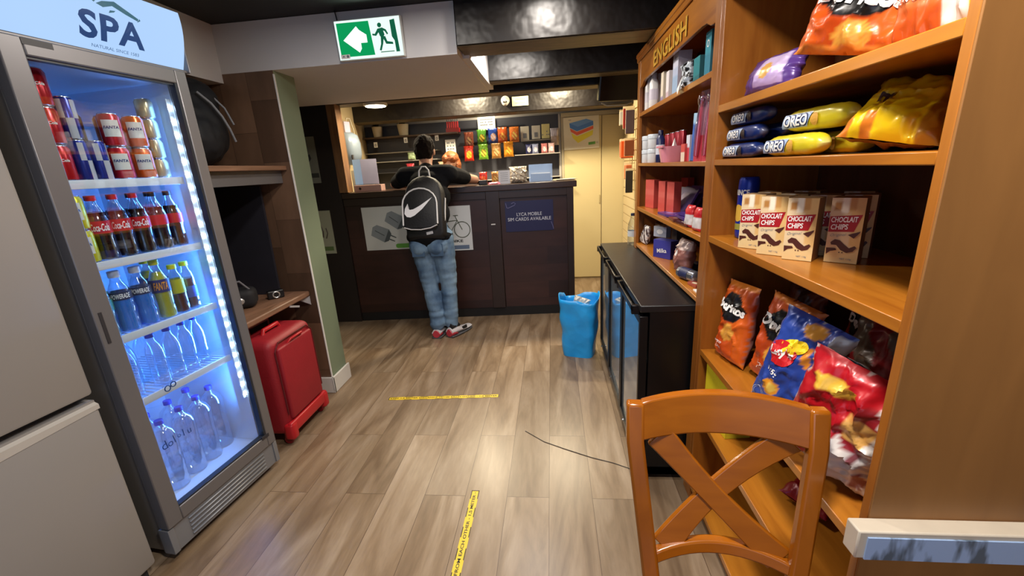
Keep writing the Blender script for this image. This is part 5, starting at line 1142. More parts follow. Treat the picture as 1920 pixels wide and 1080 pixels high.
for k, (px, py, w, h, c, lb) in enumerate(HG):
    y = 4.85-.10*((px-1160)/10); p = at('y', y, px, py); x = min(p.x, .80); t = thing('phone_case', lb, 'case', (x, y, p.z), 0, group='cases hanging on the slatted panel')
    m = MB(); m.box((0, 0, 0), (w*1.2, .02, h), None, 0, .006); m.build('pack', mat('case'+c, c, .35), t)
    m = MB(); m.box2((-w*.62, .006, -h*.5-.004), (w*.62, .012, h*.5+.022)); m.build('backing', mat('card_cream', '#d8c8a4', .5), t)
    m = MB(); m.tube([(0, .01, h*.5+.012), (.02, .01, h*.5+.016), (.86-x, .01, h*.5+.016)], .003, 6); m.build('hook', mat('pin_metal', ''), t)
# monitor under the ceiling
t = thing('ceiling_monitor', 'black monitor hanging tilted under the ceiling above the cooler', 'screen', (.56, 3.62, 2.0), math.radians(12))
m = MB(); m.box((0, 0, 0), (.36, .05, .24), (math.radians(14), 0, 0), 0, .01); m.build('screen', mat('monitor_black', '#08080a', .22), t)
m = MB(); m.box2((-.03, .03, .0), (.03, .08, .27)); m.build('bracket', mat('black_plastic', ''), t)
m = MB(); m.tube([(-.15, .02, -.13), (-.10, .03, -.15), (.05, .04, -.15), (.12, .04, -.12)], .005, 6); m.build('cable', mat('grey_cable', '#8a8478', .5), t, smooth=40)
# things on the last beams
t = thing('security_camera', 'small white dome camera on the beam above the counter', 'camera', (-.455, 4.71, 2.10)); m = MB(); m.lathe([(.045, 0), (.045, .02), (.04, .03)], 20, 0, Matrix.Rotation(PI/2, 4, 'X')); m.build('base', mat('camera_white', '#b8b4aa', .4), t, smooth=40)
m = MB(); m.ball((0, -.03, -.015), (.038, .035, .042)); m.build('dome', mat('camera_white', ''), t, smooth=60); m = MB(); m.ball((-.012, -.062, -.02), .009); m.ball((.014, -.062, -.02), .009); m.build('lens', BLACK_INK, t)
t = thing('pictogram_sign', 'small pale sign with rows of pictograms next to the dome camera', 'sign', (-.30, 4.708, 2.085)); m = MB(); m.box2((-.085, 0, -.045), (.085, .008, .045)); m.build('board', mat('sign_pale', '#e4dcb0', .4, emis=.15, var=.02), t)
m = MB(); [put_text(m, 'ooo', flat(0), w=.10, h=.016, cx=0, cz=c) for c in (.018, -.018)]; m.build('lettering', GREY_INK, t)
t = thing('ceiling_lamp', 'bright flat round lamp under the beam above the counter', 'lamp', (-1.56, 3.95, 2.046)); m = MB(); m.lathe([(.095, -.022), (.105, -.018), (.105, 0)], 28); m.build('housing', mat('lamp_white', '#d8d4c8', .4), t, smooth=40)
m = MB(); m.lathe([(.088, -.026), (.09, -.0225)], 28); m.build('diffuser', glow('lamp_glow', '#fff1d0', 14), t)
light('ceiling_lamp_light', 'AREA', (-1.56, 3.95, 2.012), 9, (1.0, .86, .62), .16)
# ---- exit sign
EX = thing('exit_sign', 'lit green exit sign with an arrow and a running figure on the white soffit', 'sign', (-.936, 2.405, 2.118), 0, rot=(math.radians(4), 0, 0))
m = MB(); m.box((0, .016, 0), (.362, .03, .190), None, 0, .004); m.build('housing', mat('sign_housing', '#d8dcd8', .35), EX)
m = MB(); m.box2((-.176, -.0012, -.090), (.176, .0015, .090)); m.build('panel', glow('sign_white', '#e6fbf2', 1.15), EX)
f_ = flat(-.0012)
m = MB(); put_poly(m, [(-.166, -.078), (.022, -.078), (.010, .080), (-.166, .080)], f_, .0006); m.build('print', glow('sign_green', '#10a860', .85), EX)
m = MB(); put_poly(m, [(-.140, .0), (-.060, .060), (-.046, .042), (-.078, .018), (-.010, .018), (-.010, -.018), (-.078, -.018), (-.046, -.044), (-.060, -.062)], f_, .0014); m.build('arrow', glow('sign_arrow', '#f4fffa', 1.3), EX)
m = MB(); put_poly(m, ell(.066, .056, .011, .011, 14), f_, .0008)
for pl in ([(.052, .040), (.080, .044), (.088, .010), (.072, -.004), (.062, .006)], [(.054, .040), (.036, .018), (.022, .020), (.022, .012), (.042, .008), (.062, .028)], [(.078, .044), (.098, .034), (.108, .014), (.101, .010), (.091, .026), (.078, .032)],
    [(.066, .006), (.084, .008), (.074, -.030), (.060, -.062), (.050, -.058), (.062, -.030)], [(.074, .004), (.090, .004), (.098, -.020), (.128, -.026), (.128, -.036), (.090, -.032)],
    [(.124, .074), (.150, .078), (.160, -.072), (.140, -.072), (.138, -.02), (.126, .0)], [(.055, -.066), (.13, -.066), (.13, -.070), (.055, -.070)]):
    put_poly(m, pl, f_, .0008)
m.build('running_figure', glow('sign_figure', '#1e7a58', .6), EX)
m = MB(); put_poly(m, [(-.168, -.086), (-.118, -.086), (-.118, -.066), (-.168, -.066)], f_, .0016); m.build('sticker', WHITE_INK, EX)
m = MB(); put_poly(m, ell(-.130, -.075, .007, .007, 12), f_, .0022); put_poly(m, [(-.162, -.078), (-.144, -.078), (-.153, -.071)], f_, .0022); m.build('sticker_mark', GREY_INK, EX)
m = MB(); m.tube([(-.165, .02, .094), (-.172, .03, .12), (-.18, .04, .15)], .003, 6); m.build('cable', BLACK_INK, EX)
light('exit_sign_light', 'AREA', (-.936, 2.36, 2.12), .8, (.75, 1.0, .85), .2, (math.radians(90), 0, PI))

# ================================================================== POSTERS
def board(name, label, cat, u0, u1, z0, z1, col, rz=CA, off=.003):
    p = cpt(u0, z0, off+.004); t = thing(name, label, cat, p, rz); m = MB(); m.box2((0, 0, 0), (u1-u0, .004, z1-z0)); m.build('board', mat('board'+col, col, .4, var=.02), t); return t
t = board('adapter_poster', 'white poster of two grey travel plugs on the counter front', 'poster', .498, .985, .725, 1.137, '#c9cbc6'); F0 = flat(0)
m = MB()
for (cx, cz, r, s_) in ((.17, .155, -.45, 1.25), (.32, .275, -.55, 1.25)):
    q = lambda pl: [(cx+(x*math.cos(r)-z_*math.sin(r))*s_, cz+(x*math.sin(r)+z_*math.cos(r))*s_) for x, z_ in pl]
    put_poly(m, q([(-.075, -.045), (.04, -.055), (.065, -.03), (.065, .03), (.04, .055), (-.06, .050), (-.085, .02)]), F0, .001)
m.build('print', ink('plug_grey', '#868d90'), t)
m = MB()
for (cx, cz, r) in ((.17, .155, -.45), (.32, .275, -.55)):
    q = lambda pl: [(cx+(x*math.cos(r)-z_*math.sin(r))*1.25, cz+(x*math.sin(r)+z_*math.cos(r))*1.25) for x, z_ in pl]
    for pl in ([(.065, -.02), (.11, -.018), (.11, -.010), (.065, -.010)], [(.065, .012), (.11, .012), (.11, .020), (.065, .022)], [(.035, -.053), (.065, -.03), (.065, .03), (.035, .052)], [(-.06, .0), (.02, -.008), (.02, -.002), (-.06, .006)]): put_poly(m, q(pl), F0, .0015)
m.build('print', ink('plug_dark', '#4c5254'), t)
m = MB(); put_poly(m, [(.29, .022), (.305, .012), (.48, .012), (.48, .055), (.305, .055), (.29, .045)], F0, .001); m.build('button', GREEN_INK, t)
t = board('bike_poster', 'white poster with a bicycle drawing on the counter front', 'poster', 1.10, 1.535, .685, 1.108, '#c6c9cb')
m = MB()
for cx, r in ((.345, .075), (.13, .075)): m.tube([(cx+r*math.cos(a*PI/12), -.001, .20+r*math.sin(a*PI/12)) for a in range(24)], .004, 6, closed=True)
for a, b_ in (((.345, .20), (.29, .32)), ((.29, .32), (.29, .335)), ((.27, .335), (.315, .335)), ((.305, .29), (.19, .28)), ((.19, .28), (.24, .19)), ((.24, .19), (.305, .29)), ((.13, .20), (.19, .28)), ((.13, .20), (.24, .19)), ((.19, .28), (.18, .31)), ((.16, .31), (.20, .31))): m.tube([(a[0], -.001, a[1]), (b_[0], -.001, b_[1])], .0035, 6)
m.build('bicycle_drawing', ink('bike', '#4a5040'), t)
m = MB(); put_text(m, 'BIKE', F0, w=.11, h=.026, cx=.29, cz=.092, bold=.03); m.build('lettering', BLACK_INK, t)
m = MB(); put_poly(m, [(.255, .012), (.40, .012), (.40, .05), (.255, .05)], F0, .001); m.build('button', ink('slate', '#5a6a84'), t)
t = board('sim_card_sign', 'navy sign with white capital letters advertising sim cards on the counter front', 'sign', 1.862, 2.312, .838, 1.122, '#1b1b44', off=-.006)
m = MB(); put_text(m, 'LYCA MOBILE', F0, w=.235, h=.031, cx=.225, cz=.160, bold=.0); put_text(m, 'SIM CARDS AVAILABLE', F0, w=.405, h=.031, cx=.225, cz=.115, bold=.0); m.build('lettering', ink('sign_white', '#c9ccd8'), t)
m = MB(); m.tube([(.008, -.001, .27), (.018, -.001, .225), (.03, -.001, .222), (.09, -.001, .245), (.10, -.001, .262), (.085, -.001, .272), (.06, -.001, .262)], .003, 6); m.tube([(.428, -.001, .08), (.445, -.001, .03), (.449, -.001, .01)], .003, 6); m.build('tape_marks', mat('tape_lilac', '#6a6a96', .4), t)
for k, (x0, x1, z0, z1, lb) in enumerate(((-2.32, -2.135, 1.385, 1.795, 'grey picture board on the dark partition, the higher one'), (-2.32, -2.105, .715, 1.13, 'pale poster with a green strip low on the dark partition'))):
    t = thing('picture_board', lb, 'poster', (x0, 3.834, z0)); m = MB(); m.box2((0, 0, 0), (x1-x0, .006, z1-z0)); m.build('board', mat('pb%d' % k, ['#7a7c74', '#a0a28e'][k], .5, var=.05), t)
    m = MB(); put_poly(m, [(0.01, .05), (x1-x0-.008, .05), (x1-x0-.008, .09 if k == 0 else .085), (.01, .09 if k == 0 else .085)] if k == 0 else [(.03, .03), (x1-x0-.02, .03), (x1-x0-.02, .07), (.03, .07)], F0, .001); m.build('print', ink('strip%d' % k, ['#3c3e3a', '#5c7244'][k]), t)
    m = MB()
    if k == 0: put_poly(m, [(.02, .12), (.06, .14), (.13, .22), (.12, .26), (.06, .23)], F0, .001); put_poly(m, ell(.05, .30, .035, .05, 16, rot=-.3), F0, .001)
    else: m.tube([(.09, -.001, .15), (.075, -.001, .24), (.10, -.001, .29), (.12, -.001, .22), (.11, -.001, .16)], .006, 6); m.tube([(.14, -.001, .15), (.16, -.001, .20), (.15, -.001, .25)], .005, 6)
    m.build('print', ink('pic%d' % k, ['#34353a', '#4c4038'][k]), t)
# ================================================================== FLOOR TAPES
def tape(label, a, b, w, text):
    a, b = Vector(a), Vector(b); L = (b-a).length; rz = math.atan2(b.y-a.y, b.x-a.x)
    t = thing('floor_tape', label, 'tape', (a.x, a.y, .0), rz); m = MB(); m.box2((0, -w/2, .0003), (L, w/2, .0012)); m.build('strip', mat('tape_yellow', '#e6c62a', .45, var=.06, scale=30), t)
    f = lambda x, z, o: (x, z, .0012+o)
    m = MB(); put_text(m, text, f, w=L*.97, h=w*.42, cx=L/2, cz=0, bold=.02, off=.0004); m.build('lettering', BLACK_INK, t)
    m = MB(); n = int(L/.05)
    for i in range(n):
        if i % 2 == 0:
            for s_ in (-1, 1): put_poly(m, [(i*L/n, s_*w/2*.80), ((i+1)*L/n, s_*w/2*.80), ((i+1)*L/n, s_*w/2*.99), (i*L/n, s_*w/2*.99)], f, .0005)
    put_poly(m, [(0, -w/2), (.004, -w/2), (.004, w/2), (0, w/2)], f, .0005); put_poly(m, [(L-.004, -w/2), (L, -w/2), (L, w/2), (L-.004, w/2)], f, .0005)
    m.build('edge_dashes', BLACK_INK, t)
tape('yellow and black distance tape laid across the middle of the floor', (-1.11, 2.357, 0), (-.380, 2.392, 0), .034, 'KEEP 1,5 METER DISTANCE FROM EACH OTHER - 1,5 METER')
tape('yellow and black distance tape pointing towards the counter from the near floor', (-.392, .80, 0), (-.388, 1.562, 0), .036, 'KEEP 1,5 METER DISTANCE FROM EACH OTHER - 1,5 METER -')
t = thing('thin_cord', 'thin dark cord lying on the floor beside the black cooler', 'cord'); m = MB()
pts = [at('z', .002, *q) for q in ((985, 808), (1020, 828), (1060, 842), (1110, 858), (1150, 868), (1185, 880))]; m.tube(pts, .0018, 6); m.build('cord', mat('cord_dark', '#3a3430', .5), t)

# ================================================================== BLUE SHOPPING BAG
BAG = thing('shopping_bag', 'bright blue plastic shopping bag standing open beside the black cooler', 'bag', (.183, 3.045, 0), math.radians(-16))
def bagmat():
    mm, N, L, b = new_mat('blue_plastic'); b.inputs['Base Color'].default_value = (.0, .33, .85, 1); b.inputs['Roughness'].default_value = .3
    tc = N.new('ShaderNodeTexCoord'); no = N.new('ShaderNodeTexNoise'); no.inputs['Scale'].default_value = 9; no.inputs['Detail'].default_value = 3; L.new(tc.outputs['Object'], no.inputs['Vector'])
    mx = N.new('ShaderNodeMix'); mx.data_type = 'RGBA'; mx.inputs['A'].default_value = (*lin('#1190e2'), 1); mx.inputs['B'].default_value = (*lin('#30b2fb'), 1); L.new(no.outputs['Fac'], mx.inputs['Factor']); L.new(mx.outputs['Result'], b.inputs['Base Color'])
    vo = N.new('ShaderNodeTexVoronoi'); vo.inputs['Scale'].default_value = 16; L.new(tc.outputs['Object'], vo.inputs['Vector']); bp = N.new('ShaderNodeBump'); bp.inputs['Strength'].default_value = .35; bp.inputs['Distance'].default_value = .01; L.new(vo.outputs['Distance'], bp.inputs['Height']); L.new(bp.outputs['Normal'], b.inputs['Normal']); return mm
m = MB(); nz, per = 14, 48; vs = []
for j in range(nz+1):
    v = j/nz
    for k in range(per):
        a = 2*PI*k/per; q = 1/max(abs(math.cos(a))**5+abs(math.sin(a))**5, 1e-6)**.2
        rx, ry = .115+.028*v, .10+.005*v
        x, y = rx*q*math.cos(a), ry*q*math.sin(a); nn = noise.noise(Vector((x*9, y*9, v*4)))*.022*(.3+v)
        z = .47*v + (.02*math.sin(a*2+.7)-.035*(abs(math.sin(a)) > .7)*abs(math.cos(a*1.0)-.1))*v**4
        vs.append((x*(1+nn*6), y*(1+nn*6), z))
fs = [(j*per+k, j*per+(k+1) % per, (j+1)*per+(k+1) % per, (j+1)*per+k) for j in range(nz) for k in range(per)]+[tuple(reversed(range(per)))]
m.add(vs, fs); o = m.build('bag', bagmat(), BAG, smooth=60); md = o.modifiers.new('thick', 'SOLIDIFY'); md.thickness = .002; md.offset = 1
t, f = pouch('paper_parcel', .13, .10, .05, lambda u, v, s: lc('#c9c4bc'), 'crumpled white paper sticking up inside the blue shopping bag', 'paper', 201, wr=2, matl=None); t.location = (.186, 3.045, .355); t.rotation_euler = (0, math.radians(15), math.radians(-16))

# ================================================================== SUITCASE
SC = thing('suitcase', 'red soft suitcase on wheels standing in the luggage niche', 'suitcase', (-1.475, 2.055, 0), PI/2)
RED = mat('suitcase_red', '#8f1220', .55, var=.12, scale=18, bump=.1, bscale=160); RED2 = mat('suitcase_trim', '#b51c24', .35, var=.08)
def rbox(c, d, r, seg=4, bulge=.0):
    mb = MB(); bm = bmesh.new(); bmesh.ops.create_cube(bm, size=1)
    for v in bm.verts: v.co = Vector((v.co.x*d[0], v.co.y*d[1], v.co.z*d[2]))
    bmesh.ops.bevel(bm, geom=list(bm.edges), offset=r, segments=seg, profile=.5, affect='EDGES'); bm.verts.index_update()
    mb.add([tuple(v.co+Vector(c)) for v in bm.verts], [[v.index for v in f.verts] for f in bm.faces]); bm.free(); return mb
m = rbox((0, .12, .34), (.385, .24, .56), .045); m.build('shell', RED, SC, smooth=60)
m = rbox((0, -.004, .36), (.31, .03, .42), .012); m.build('front_pocket', RED, SC, smooth=60)
m = rbox((0, -.006, .105), (.375, .03, .07), .012); m.build('bumper', RED2, SC, smooth=60)
for x in (-.165, .165):
    m = rbox((x, .005, .085), (.055, .06, .10), .018); c_ = m.build('corner_guard', RED2, SC, smooth=60)
for x in (-.160, .160):
    for y in (.03, .21):
        m = MB(); m.lathe([(.022, -.012), (.026, -.008), (.026, .008), (.022, .012)], 16, 0, Matrix.Translation((x, y, .0265)) @ Matrix.Rotation(PI/2, 4, 'Y')); m.box2((x-.018, y-.012, .03), (x+.018, y+.012, .075)); m.build('wheel', mat('wheel_red', '#7c151c', .4), SC, smooth=40)
m = MB(); m.tube([(-.07, .12, .615), (-.06, .12, .64), (.06, .12, .64), (.07, .12, .615)], .012, 10); m.build('carry_handle', RED2, SC, smooth=50)
m = MB(); m.tube([(-.06, -.004, .565), (-.05, -.02, .585), (.05, -.02, .585), (.06, -.004, .565)], .010, 10, flat=.7); m.build('grab_handle', RED2, SC, smooth=50)
m = MB(); m.tube([(-.17, -.006, .19), (-.17, -.006, .56), (-.13, -.004, .598), (.13, -.004, .598), (.17, -.006, .56), (.17, -.006, .19)], .004, 8); m.build('zip', mat('zip_dark', '#5a0c14', .4), SC)
m = MB(); m.tube([(-.08, .19, .60), (-.08, .19, .66), (.08, .19, .66), (.08, .19, .60)], .009, 8); m.build('trolley_handle', mat('trolley_red', '#5c1018', .35), SC, smooth=50)

# ================================================================== NICHE SHELVES AND CONTENTS
NS = wood('niche_shelf_wood', '#5e4330', '#96705a', 'y', .45, 7, .12)
t = thing('niche_shelf', 'upper pale-edged wooden shelf in the luggage niche', 'shelf'); m = MB(); m.box2((-2.24, 1.84, 1.482), (-1.56, 2.444, 1.508)); m.build('board', NS, t, bevel=.003); m = MB(); m.box2((-2.2, 1.9, 1.41), (-1.60, 2.444, 1.4815)); m.build('bracket', mat('bracket_grey', '#5c5a5c', .5), t)
t = thing('niche_shelf', 'lower thick brown shelf above the red suitcase', 'shelf'); m = MB(); m.box2((-2.24, 1.84, .70), (-1.57, 2.444, .735)); m.build('board', NS, t, bevel=.008); m = MB(); m.add([(-1.585, 2.40, .70), (-1.575, 2.444, .70), (-1.575, 2.444, .64), (-1.60, 2.36, .70), (-1.64, 2.444, .66)], [(0, 1, 2), (3, 0, 2), (3, 2, 4)]); m.build('cloth', mat('grey_cloth', '#9a989c', .6), t)
m = MB(); m.box((-1.565, 2.26, .69), (.006, .09, .012), (math.radians(-18), 0, 0)); m.build('strap', mat('grey_cloth', ''), t)
t = thing('dark_panel', 'dark flat panel covering part of the niche end wall above the lower shelf', 'board', (-2.0, 2.40, .7355), 0); m = MB(); m.box((.02, .0, .332), (.50, .016, .66), (math.radians(-2), 0, 0)); m.build('board', mat('dark_panel_grey', '#23232c', .5, var=.2), t)  # dark panel added to cover the left part of the end wall
t = thing('travel_bag', 'small black bag with a strap on the lower niche shelf', 'bag', (-1.82, 2.12, .7355), .5); m = rbox((0, 0, .055), (.22, .14, .11), .035); m.build('bag', mat('black_cloth', '#14141a', .7, var=.3), t, smooth=60); m = MB(); m.tube([(-.10, -.02, .08), (-.06, -.05, .15), (.05, -.05, .16), (.10, -.02, .08)], .006, 8); m.build('strap', mat('strap_grey', '#6a6a72', .5), t, smooth=40)
m = MB(); m.ball((.03, -.072, .05), (.03, .012, .022)); m.build('buckle', mat('cap_silver', ''), t)
t = thing('small_camera', 'small dark gadget with a shiny ring on the lower niche shelf by the green column', 'camera', (-1.70, 2.30, .7355), .8); m = MB(); m.box((0, 0, .025), (.09, .04, .05), None, 0, .006); m.build('case', mat('black_plastic', ''), t); m = MB(); m.tube([(.018*math.cos(a*PI/8), -.022, .025+.018*math.sin(a*PI/8)) for a in range(16)], .004, 6, closed=True); m.build('ring', mat('cap_silver', ''), t)
def remesh(o, vox, smooth_it=4, noise_amt=0, ns=8):
    md = o.modifiers.new('remesh', 'REMESH'); md.mode = 'VOXEL'; md.voxel_size = vox; md.use_smooth_shade = True
    if smooth_it: s_ = o.modifiers.new('smooth', 'SMOOTH'); s_.iterations = smooth_it; s_.factor = .5
    dg = bpy.context.evaluated_depsgraph_get(); dg.update(); me = bpy.data.meshes.new_from_object(o.evaluated_get(dg)); old = o.data
    mats_ = [m_ for m_ in old.materials]; o.modifiers.clear(); o.data = me
    me.materials.clear(); [me.materials.append(m_) for m_ in mats_]
    if noise_amt:
        for v in me.vertices:
            n_ = noise.noise(v.co*ns)*.7+noise.noise(v.co*ns*2.3+Vector((3, 1, 7)))*.4; v.co += v.normal*n_*noise_amt
    me.polygons.foreach_set('use_smooth', [True]*len(me.polygons)); bpy.data.meshes.remove(old); return o
def cone(mb, p, q, r1, r2, n=14, flat=(1, 1)):
    """round-ended tapered limb"""
    p, q = Vector(p), Vector(q); t = (q-p).normalized(); L = (q-p).length; prof = []
    for i in range(6): a = -PI/2+PI/2*i/5; prof.append((max(r1*math.cos(a), .0005), r1*math.sin(a)))
    for i in range(6): a = PI/2*i/5; prof.append((max(r2*math.cos(a), .0005), L+r2*math.sin(a)))
    M = Matrix.Translation(p) @ t.to_track_quat('Z', 'Y').to_matrix().to_4x4()
    mb.lathe(prof, n, 0, M)
# black backpack lying in the upper niche
t = thing('rucksack', 'dark navy rucksack with grey cords on the upper niche shelf', 'rucksack', (-1.86, 2.12, 1.5085), 0)
m = MB(); m.ball((0, 0, .19), (.17, .22, .19)); m.ball((.02, .06, .32), (.12, .14, .12)); m.ball((.09, -.05, .14), (.11, .15, .13)); o = m.build('body', mat('rucksack_navy', '#090c14', .7, var=.4, scale=9), t); remesh(o, .014, 4, .018, 9)
o.data.transform(Matrix.Translation((0, 0, -min(v.co.z for v in o.data.vertices))))
m = MB(); m.tube([(.13, -.02, .36), (.16, .02, .31), (.18, .05, .25), (.185, .08, .19), (.18, .11, .13)], .006, 8); m.tube([(.12, .08, .36), (.15, .12, .30), (.16, .15, .22)], .005, 8); m.build('cord', mat('cord_grey', '#7c8088', .5), t, smooth=40)

# ================================================================== PEOPLE
SKIN = mat('skin', '#b98a72', .5, var=.08, scale=20)
def hand(mb, w, fwd, side, s=1.0, curl=.12):
    """palm with five separate bent fingers; w wrist, fwd pointing direction, side towards the thumb"""
    w, fwd, side = Vector(w), Vector(fwd).normalized(), Vector(side).normalized(); dn = Vector((0, 0, -1))
    cone(mb, w, w+fwd*.035*s, .026*s, .030*s); cone(mb, w+fwd*.03*s+side*.018*s, w+fwd*.085*s+side*.022*s, .016*s, .013*s); cone(mb, w+fwd*.03*s-side*.012*s, w+fwd*.08*s-side*.024*s, .017*s, .012*s); cone(mb, w+fwd*.03*s, w+fwd*.085*s, .019*s, .013*s)
    for i, (o_, l) in enumerate(((.030, .070), (.010, .080), (-.010, .075), (-.029, .058))):
        b = w+fwd*.085*s+side*o_*s; d1 = (fwd+side*o_*3+dn*curl*.3).normalized(); k = b+d1*l*.5*s; d2 = (fwd+side*o_*3+dn*curl).normalized()
        cone(mb, b, k, .0088*s, .0082*s, 10); cone(mb, k, k+d2*l*.5*s, .0082*s, .0065*s, 10)
    b = w+fwd*.02*s+side*.026*s; k = b+(fwd*.6+side*.8).normalized()*.038*s; cone(mb, b, k, .013*s, .010*s, 10); cone(mb, k, k+(fwd*.9+side*.35).normalized()*.032*s, .010*s, .0075*s, 10)
def head(mb, c, fx, s=1.0, nod=.25):
    """skull, jaw, nose, brow, lips and ears; fx = facing direction"""
    c = Vector(c); f = Vector(fx).normalized(); up = Vector((0, 0, 1)); f = (f*math.cos(nod)-up*math.sin(nod)).normalized(); r = f.cross(up).normalized(); up = r.cross(f)
    mb.ball(c+up*.02*s-f*.01*s, (.078*s, .098*s, .100*s), 0, 20, 12, (0, 0, math.atan2(-f.x, f.y)))
    mb.ball(c+f*.035*s-up*.045*s, (.056*s, .060*s, .070*s), 0, 16, 10); mb.ball(c+f*.075*s-up*.085*s, .022*s)
    mb.ball(c+f*.085*s+up*.018*s, (.045*s, .022*s, .012*s)); cone(mb, c+f*.088*s+up*.01*s, c+f*.110*s-up*.025*s, .008*s, .013*s, 10); mb.ball(c+f*.092*s-up*.055*s, (.022*s, .010*s, .009*s))
    for sg in (-1, 1): mb.ball(c+r*sg*.080*s-up*.01*s-f*.005*s, (.012*s, .020*s, .032*s), 0, 12, 8, (0, 0, math.atan2(-f.x, f.y)))
    return f, r, up
PC = thing('person', 'person seen from behind in black t-shirt and blue jeans, leaning on the counter', 'person', (0, 0, 0))
# skeleton
AL, ARr = Vector((-1.045, 3.41, .10)), Vector((-.925, 3.44, .10)); KL, KR = Vector((-1.095, 3.475, .50)), Vector((-.93, 3.49, .50)); HL, HR = Vector((-1.125, 3.475, .86)), Vector((-.965, 3.475, .86))
WST = Vector((-1.05, 3.49, .98)); CHS = Vector((-1.06, 3.60, 1.24)); NB = Vector((-1.085, 3.70, 1.44)); HD = Vector((-1.10, 3.785, 1.600))
SL, SR = Vector((-1.265, 3.67, 1.40)), Vector((-.885, 3.68, 1.40)); EL, ER = Vector((-1.470, 3.935, 1.332)), Vector((-.715, 3.985, 1.335)); WL_, WR_ = Vector((-1.30, 4.10, 1.322)), Vector((-.87, 4.14, 1.324))
m = MB()
head(m, HD, (.03, 1, 0), 1.0, .35); cone(m, NB, HD-Vector((0, .02, .06)), .060, .055)
cone(m, WST, CHS, .115, .13); cone(m, CHS, NB-Vector((0, .02, .04)), .13, .07); cone(m, SL, SR, .055, .055)
for s_, e, w_ in ((SL, EL, WL_), (SR, ER, WR_)): cone(m, s_, e, .050, .040); cone(m, e, w_, .041, .027)
hand(m, WL_, (.75, .55, -.02), (-.3, .9, 0)); hand(m, WR_, (-.8, .45, -.02), (.3, .9, 0))
for h, k, a in ((HL, KL, AL), (HR, KR, ARr)): cone(m, h, k, .082, .055); cone(m, k, a, .050, .034)
cone(m, HL, HR, .09, .09); cone(m, WST, (HL+HR)/2, .11, .10)
o = m.build('body', SKIN, PC); remesh(o, .0065, 2)
# jeans
m = MB(); JE = None
cone(m, HL+Vector((-.005, 0, .02)), KL, .110, .077); cone(m, KL, AL+Vector((-.0, 0, .02)), .073, .062); cone(m, HR+Vector((.01, 0, .02)), KR, .112, .079); cone(m, KR, ARr+Vector((.0, 0, .02)), .074, .062)
m.ball((-1.045, 3.465, .90), (.196, .135, .12)); m.ball((-1.12, 3.42, .83), (.10, .10, .10)); m.ball((-.975, 3.42, .83), (.10, .10, .10)); m.ball((-1.05, 3.48, .98), (.165, .12, .10))
def jeans_mat():
    mm, N, L, b = new_mat('denim'); tc = N.new('ShaderNodeTexCoord'); n1 = N.new('ShaderNodeTexNoise'); n1.inputs['Scale'].default_value = 6; n1.inputs['Detail'].default_value = 5; L.new(tc.outputs['Object'], n1.inputs['Vector'])
    cr = N.new('ShaderNodeValToRGB'); cr.color_ramp.elements[0].position = .35; cr.color_ramp.elements[0].color = (*lin('#3f5a7a'), 1); cr.color_ramp.elements[1].position = .68; cr.color_ramp.elements[1].color = (*lin('#7d9ab4'), 1); L.new(n1.outputs['Fac'], cr.inputs['Fac']); L.new(cr.outputs['Color'], b.inputs['Base Color']); b.inputs['Roughness'].default_value = .85
    n2 = N.new('ShaderNodeTexNoise'); n2.inputs['Scale'].default_value = 200; L.new(tc.outputs['Object'], n2.inputs['Vector']); bp = N.new('ShaderNodeBump'); bp.inputs['Strength'].default_value = .2; bp.inputs['Distance'].default_value = .002; L.new(n2.outputs['Fac'], bp.inputs['Height']); L.new(bp.outputs['Normal'], b.inputs['Normal']); return mm
o = m.build('jeans', jeans_mat(), PC); remesh(o, .008, 3, 0)
for v in o.data.vertices:   # folds: rings above the ankles and behind the knees
    z = v.co.z; n_ = noise.noise(Vector((v.co.x*5, v.co.y*5, z*26)))*.011*(1.2 if z < .25 else (1 if .38 < z < .62 else .5)); v.co += v.normal*n_
m = MB(); m.box((-1.125, 3.345, .80), (.11, .006, .11), (math.radians(8), 0, 0), 0, .002); o2 = m.build('back_pocket', mat('denim_dark', '#46617f', .85), PC)
m = MB(); m.box((-.965, 3.348, .80), (.11, .006, .11), (math.radians(8), 0, 0), 0, .002); m.build('back_pocket', mat('denim_dark', ''), PC)
# t-shirt
TS = mat('black_cotton', '#0b0c10', .95, var=.25, scale=12, spec=.2); m = MB()
cone(m, (-1.048, 3.475, .92), (-1.05, 3.50, 1.02), .155, .155); m.ball((-1.048, 3.470, .90), (.205, .158, .09)); m.ball((-1.05, 3.53, 1.08), (.185, .15, .14)); m.ball((-1.06, 3.585, 1.22), (.20, .15, .15)); m.ball((-1.07, 3.65, 1.34), (.20, .13, .11)); cone(m, SL, SR, .085, .085); cone(m, (-1.08, 3.68, 1.38), NB+Vector((0, .0, .0)), .10, .072)
cone(m, SL, SL+(EL-SL)*.70, .080, .064); cone(m, SR, SR+(ER-SR)*.58, .080, .064)
o = m.build('t_shirt', TS, PC); remesh(o, .0085, 4, .006, 9)
# hair
m = MB(); m.ball(HD+Vector((0, -.018, .040)), (.090, .106, .098)); m.ball(HD+Vector((0, -.048, .005)), (.084, .070, .082)); m.ball(HD+Vector((.0, -.052, -.035)), (.055, .04, .04))
m.ball(HD+Vector((-.01, .01, .10)), (.06, .08, .045)); [m.ball(HD+Vector((.05*math.cos(q), .05*math.sin(q)-.01, .105+.008*math.sin(3*q))), .024) for q in (0, .9, 1.7, 2.6, 3.3, 4.2, 5.1, 5.8)]
o = m.build('hair', mat('dark_hair', '#1a120e', .9, var=.4, scale=60, bump=.6, bscale=120, spec=.15), PC); remesh(o, .007, 2, .009, 34)
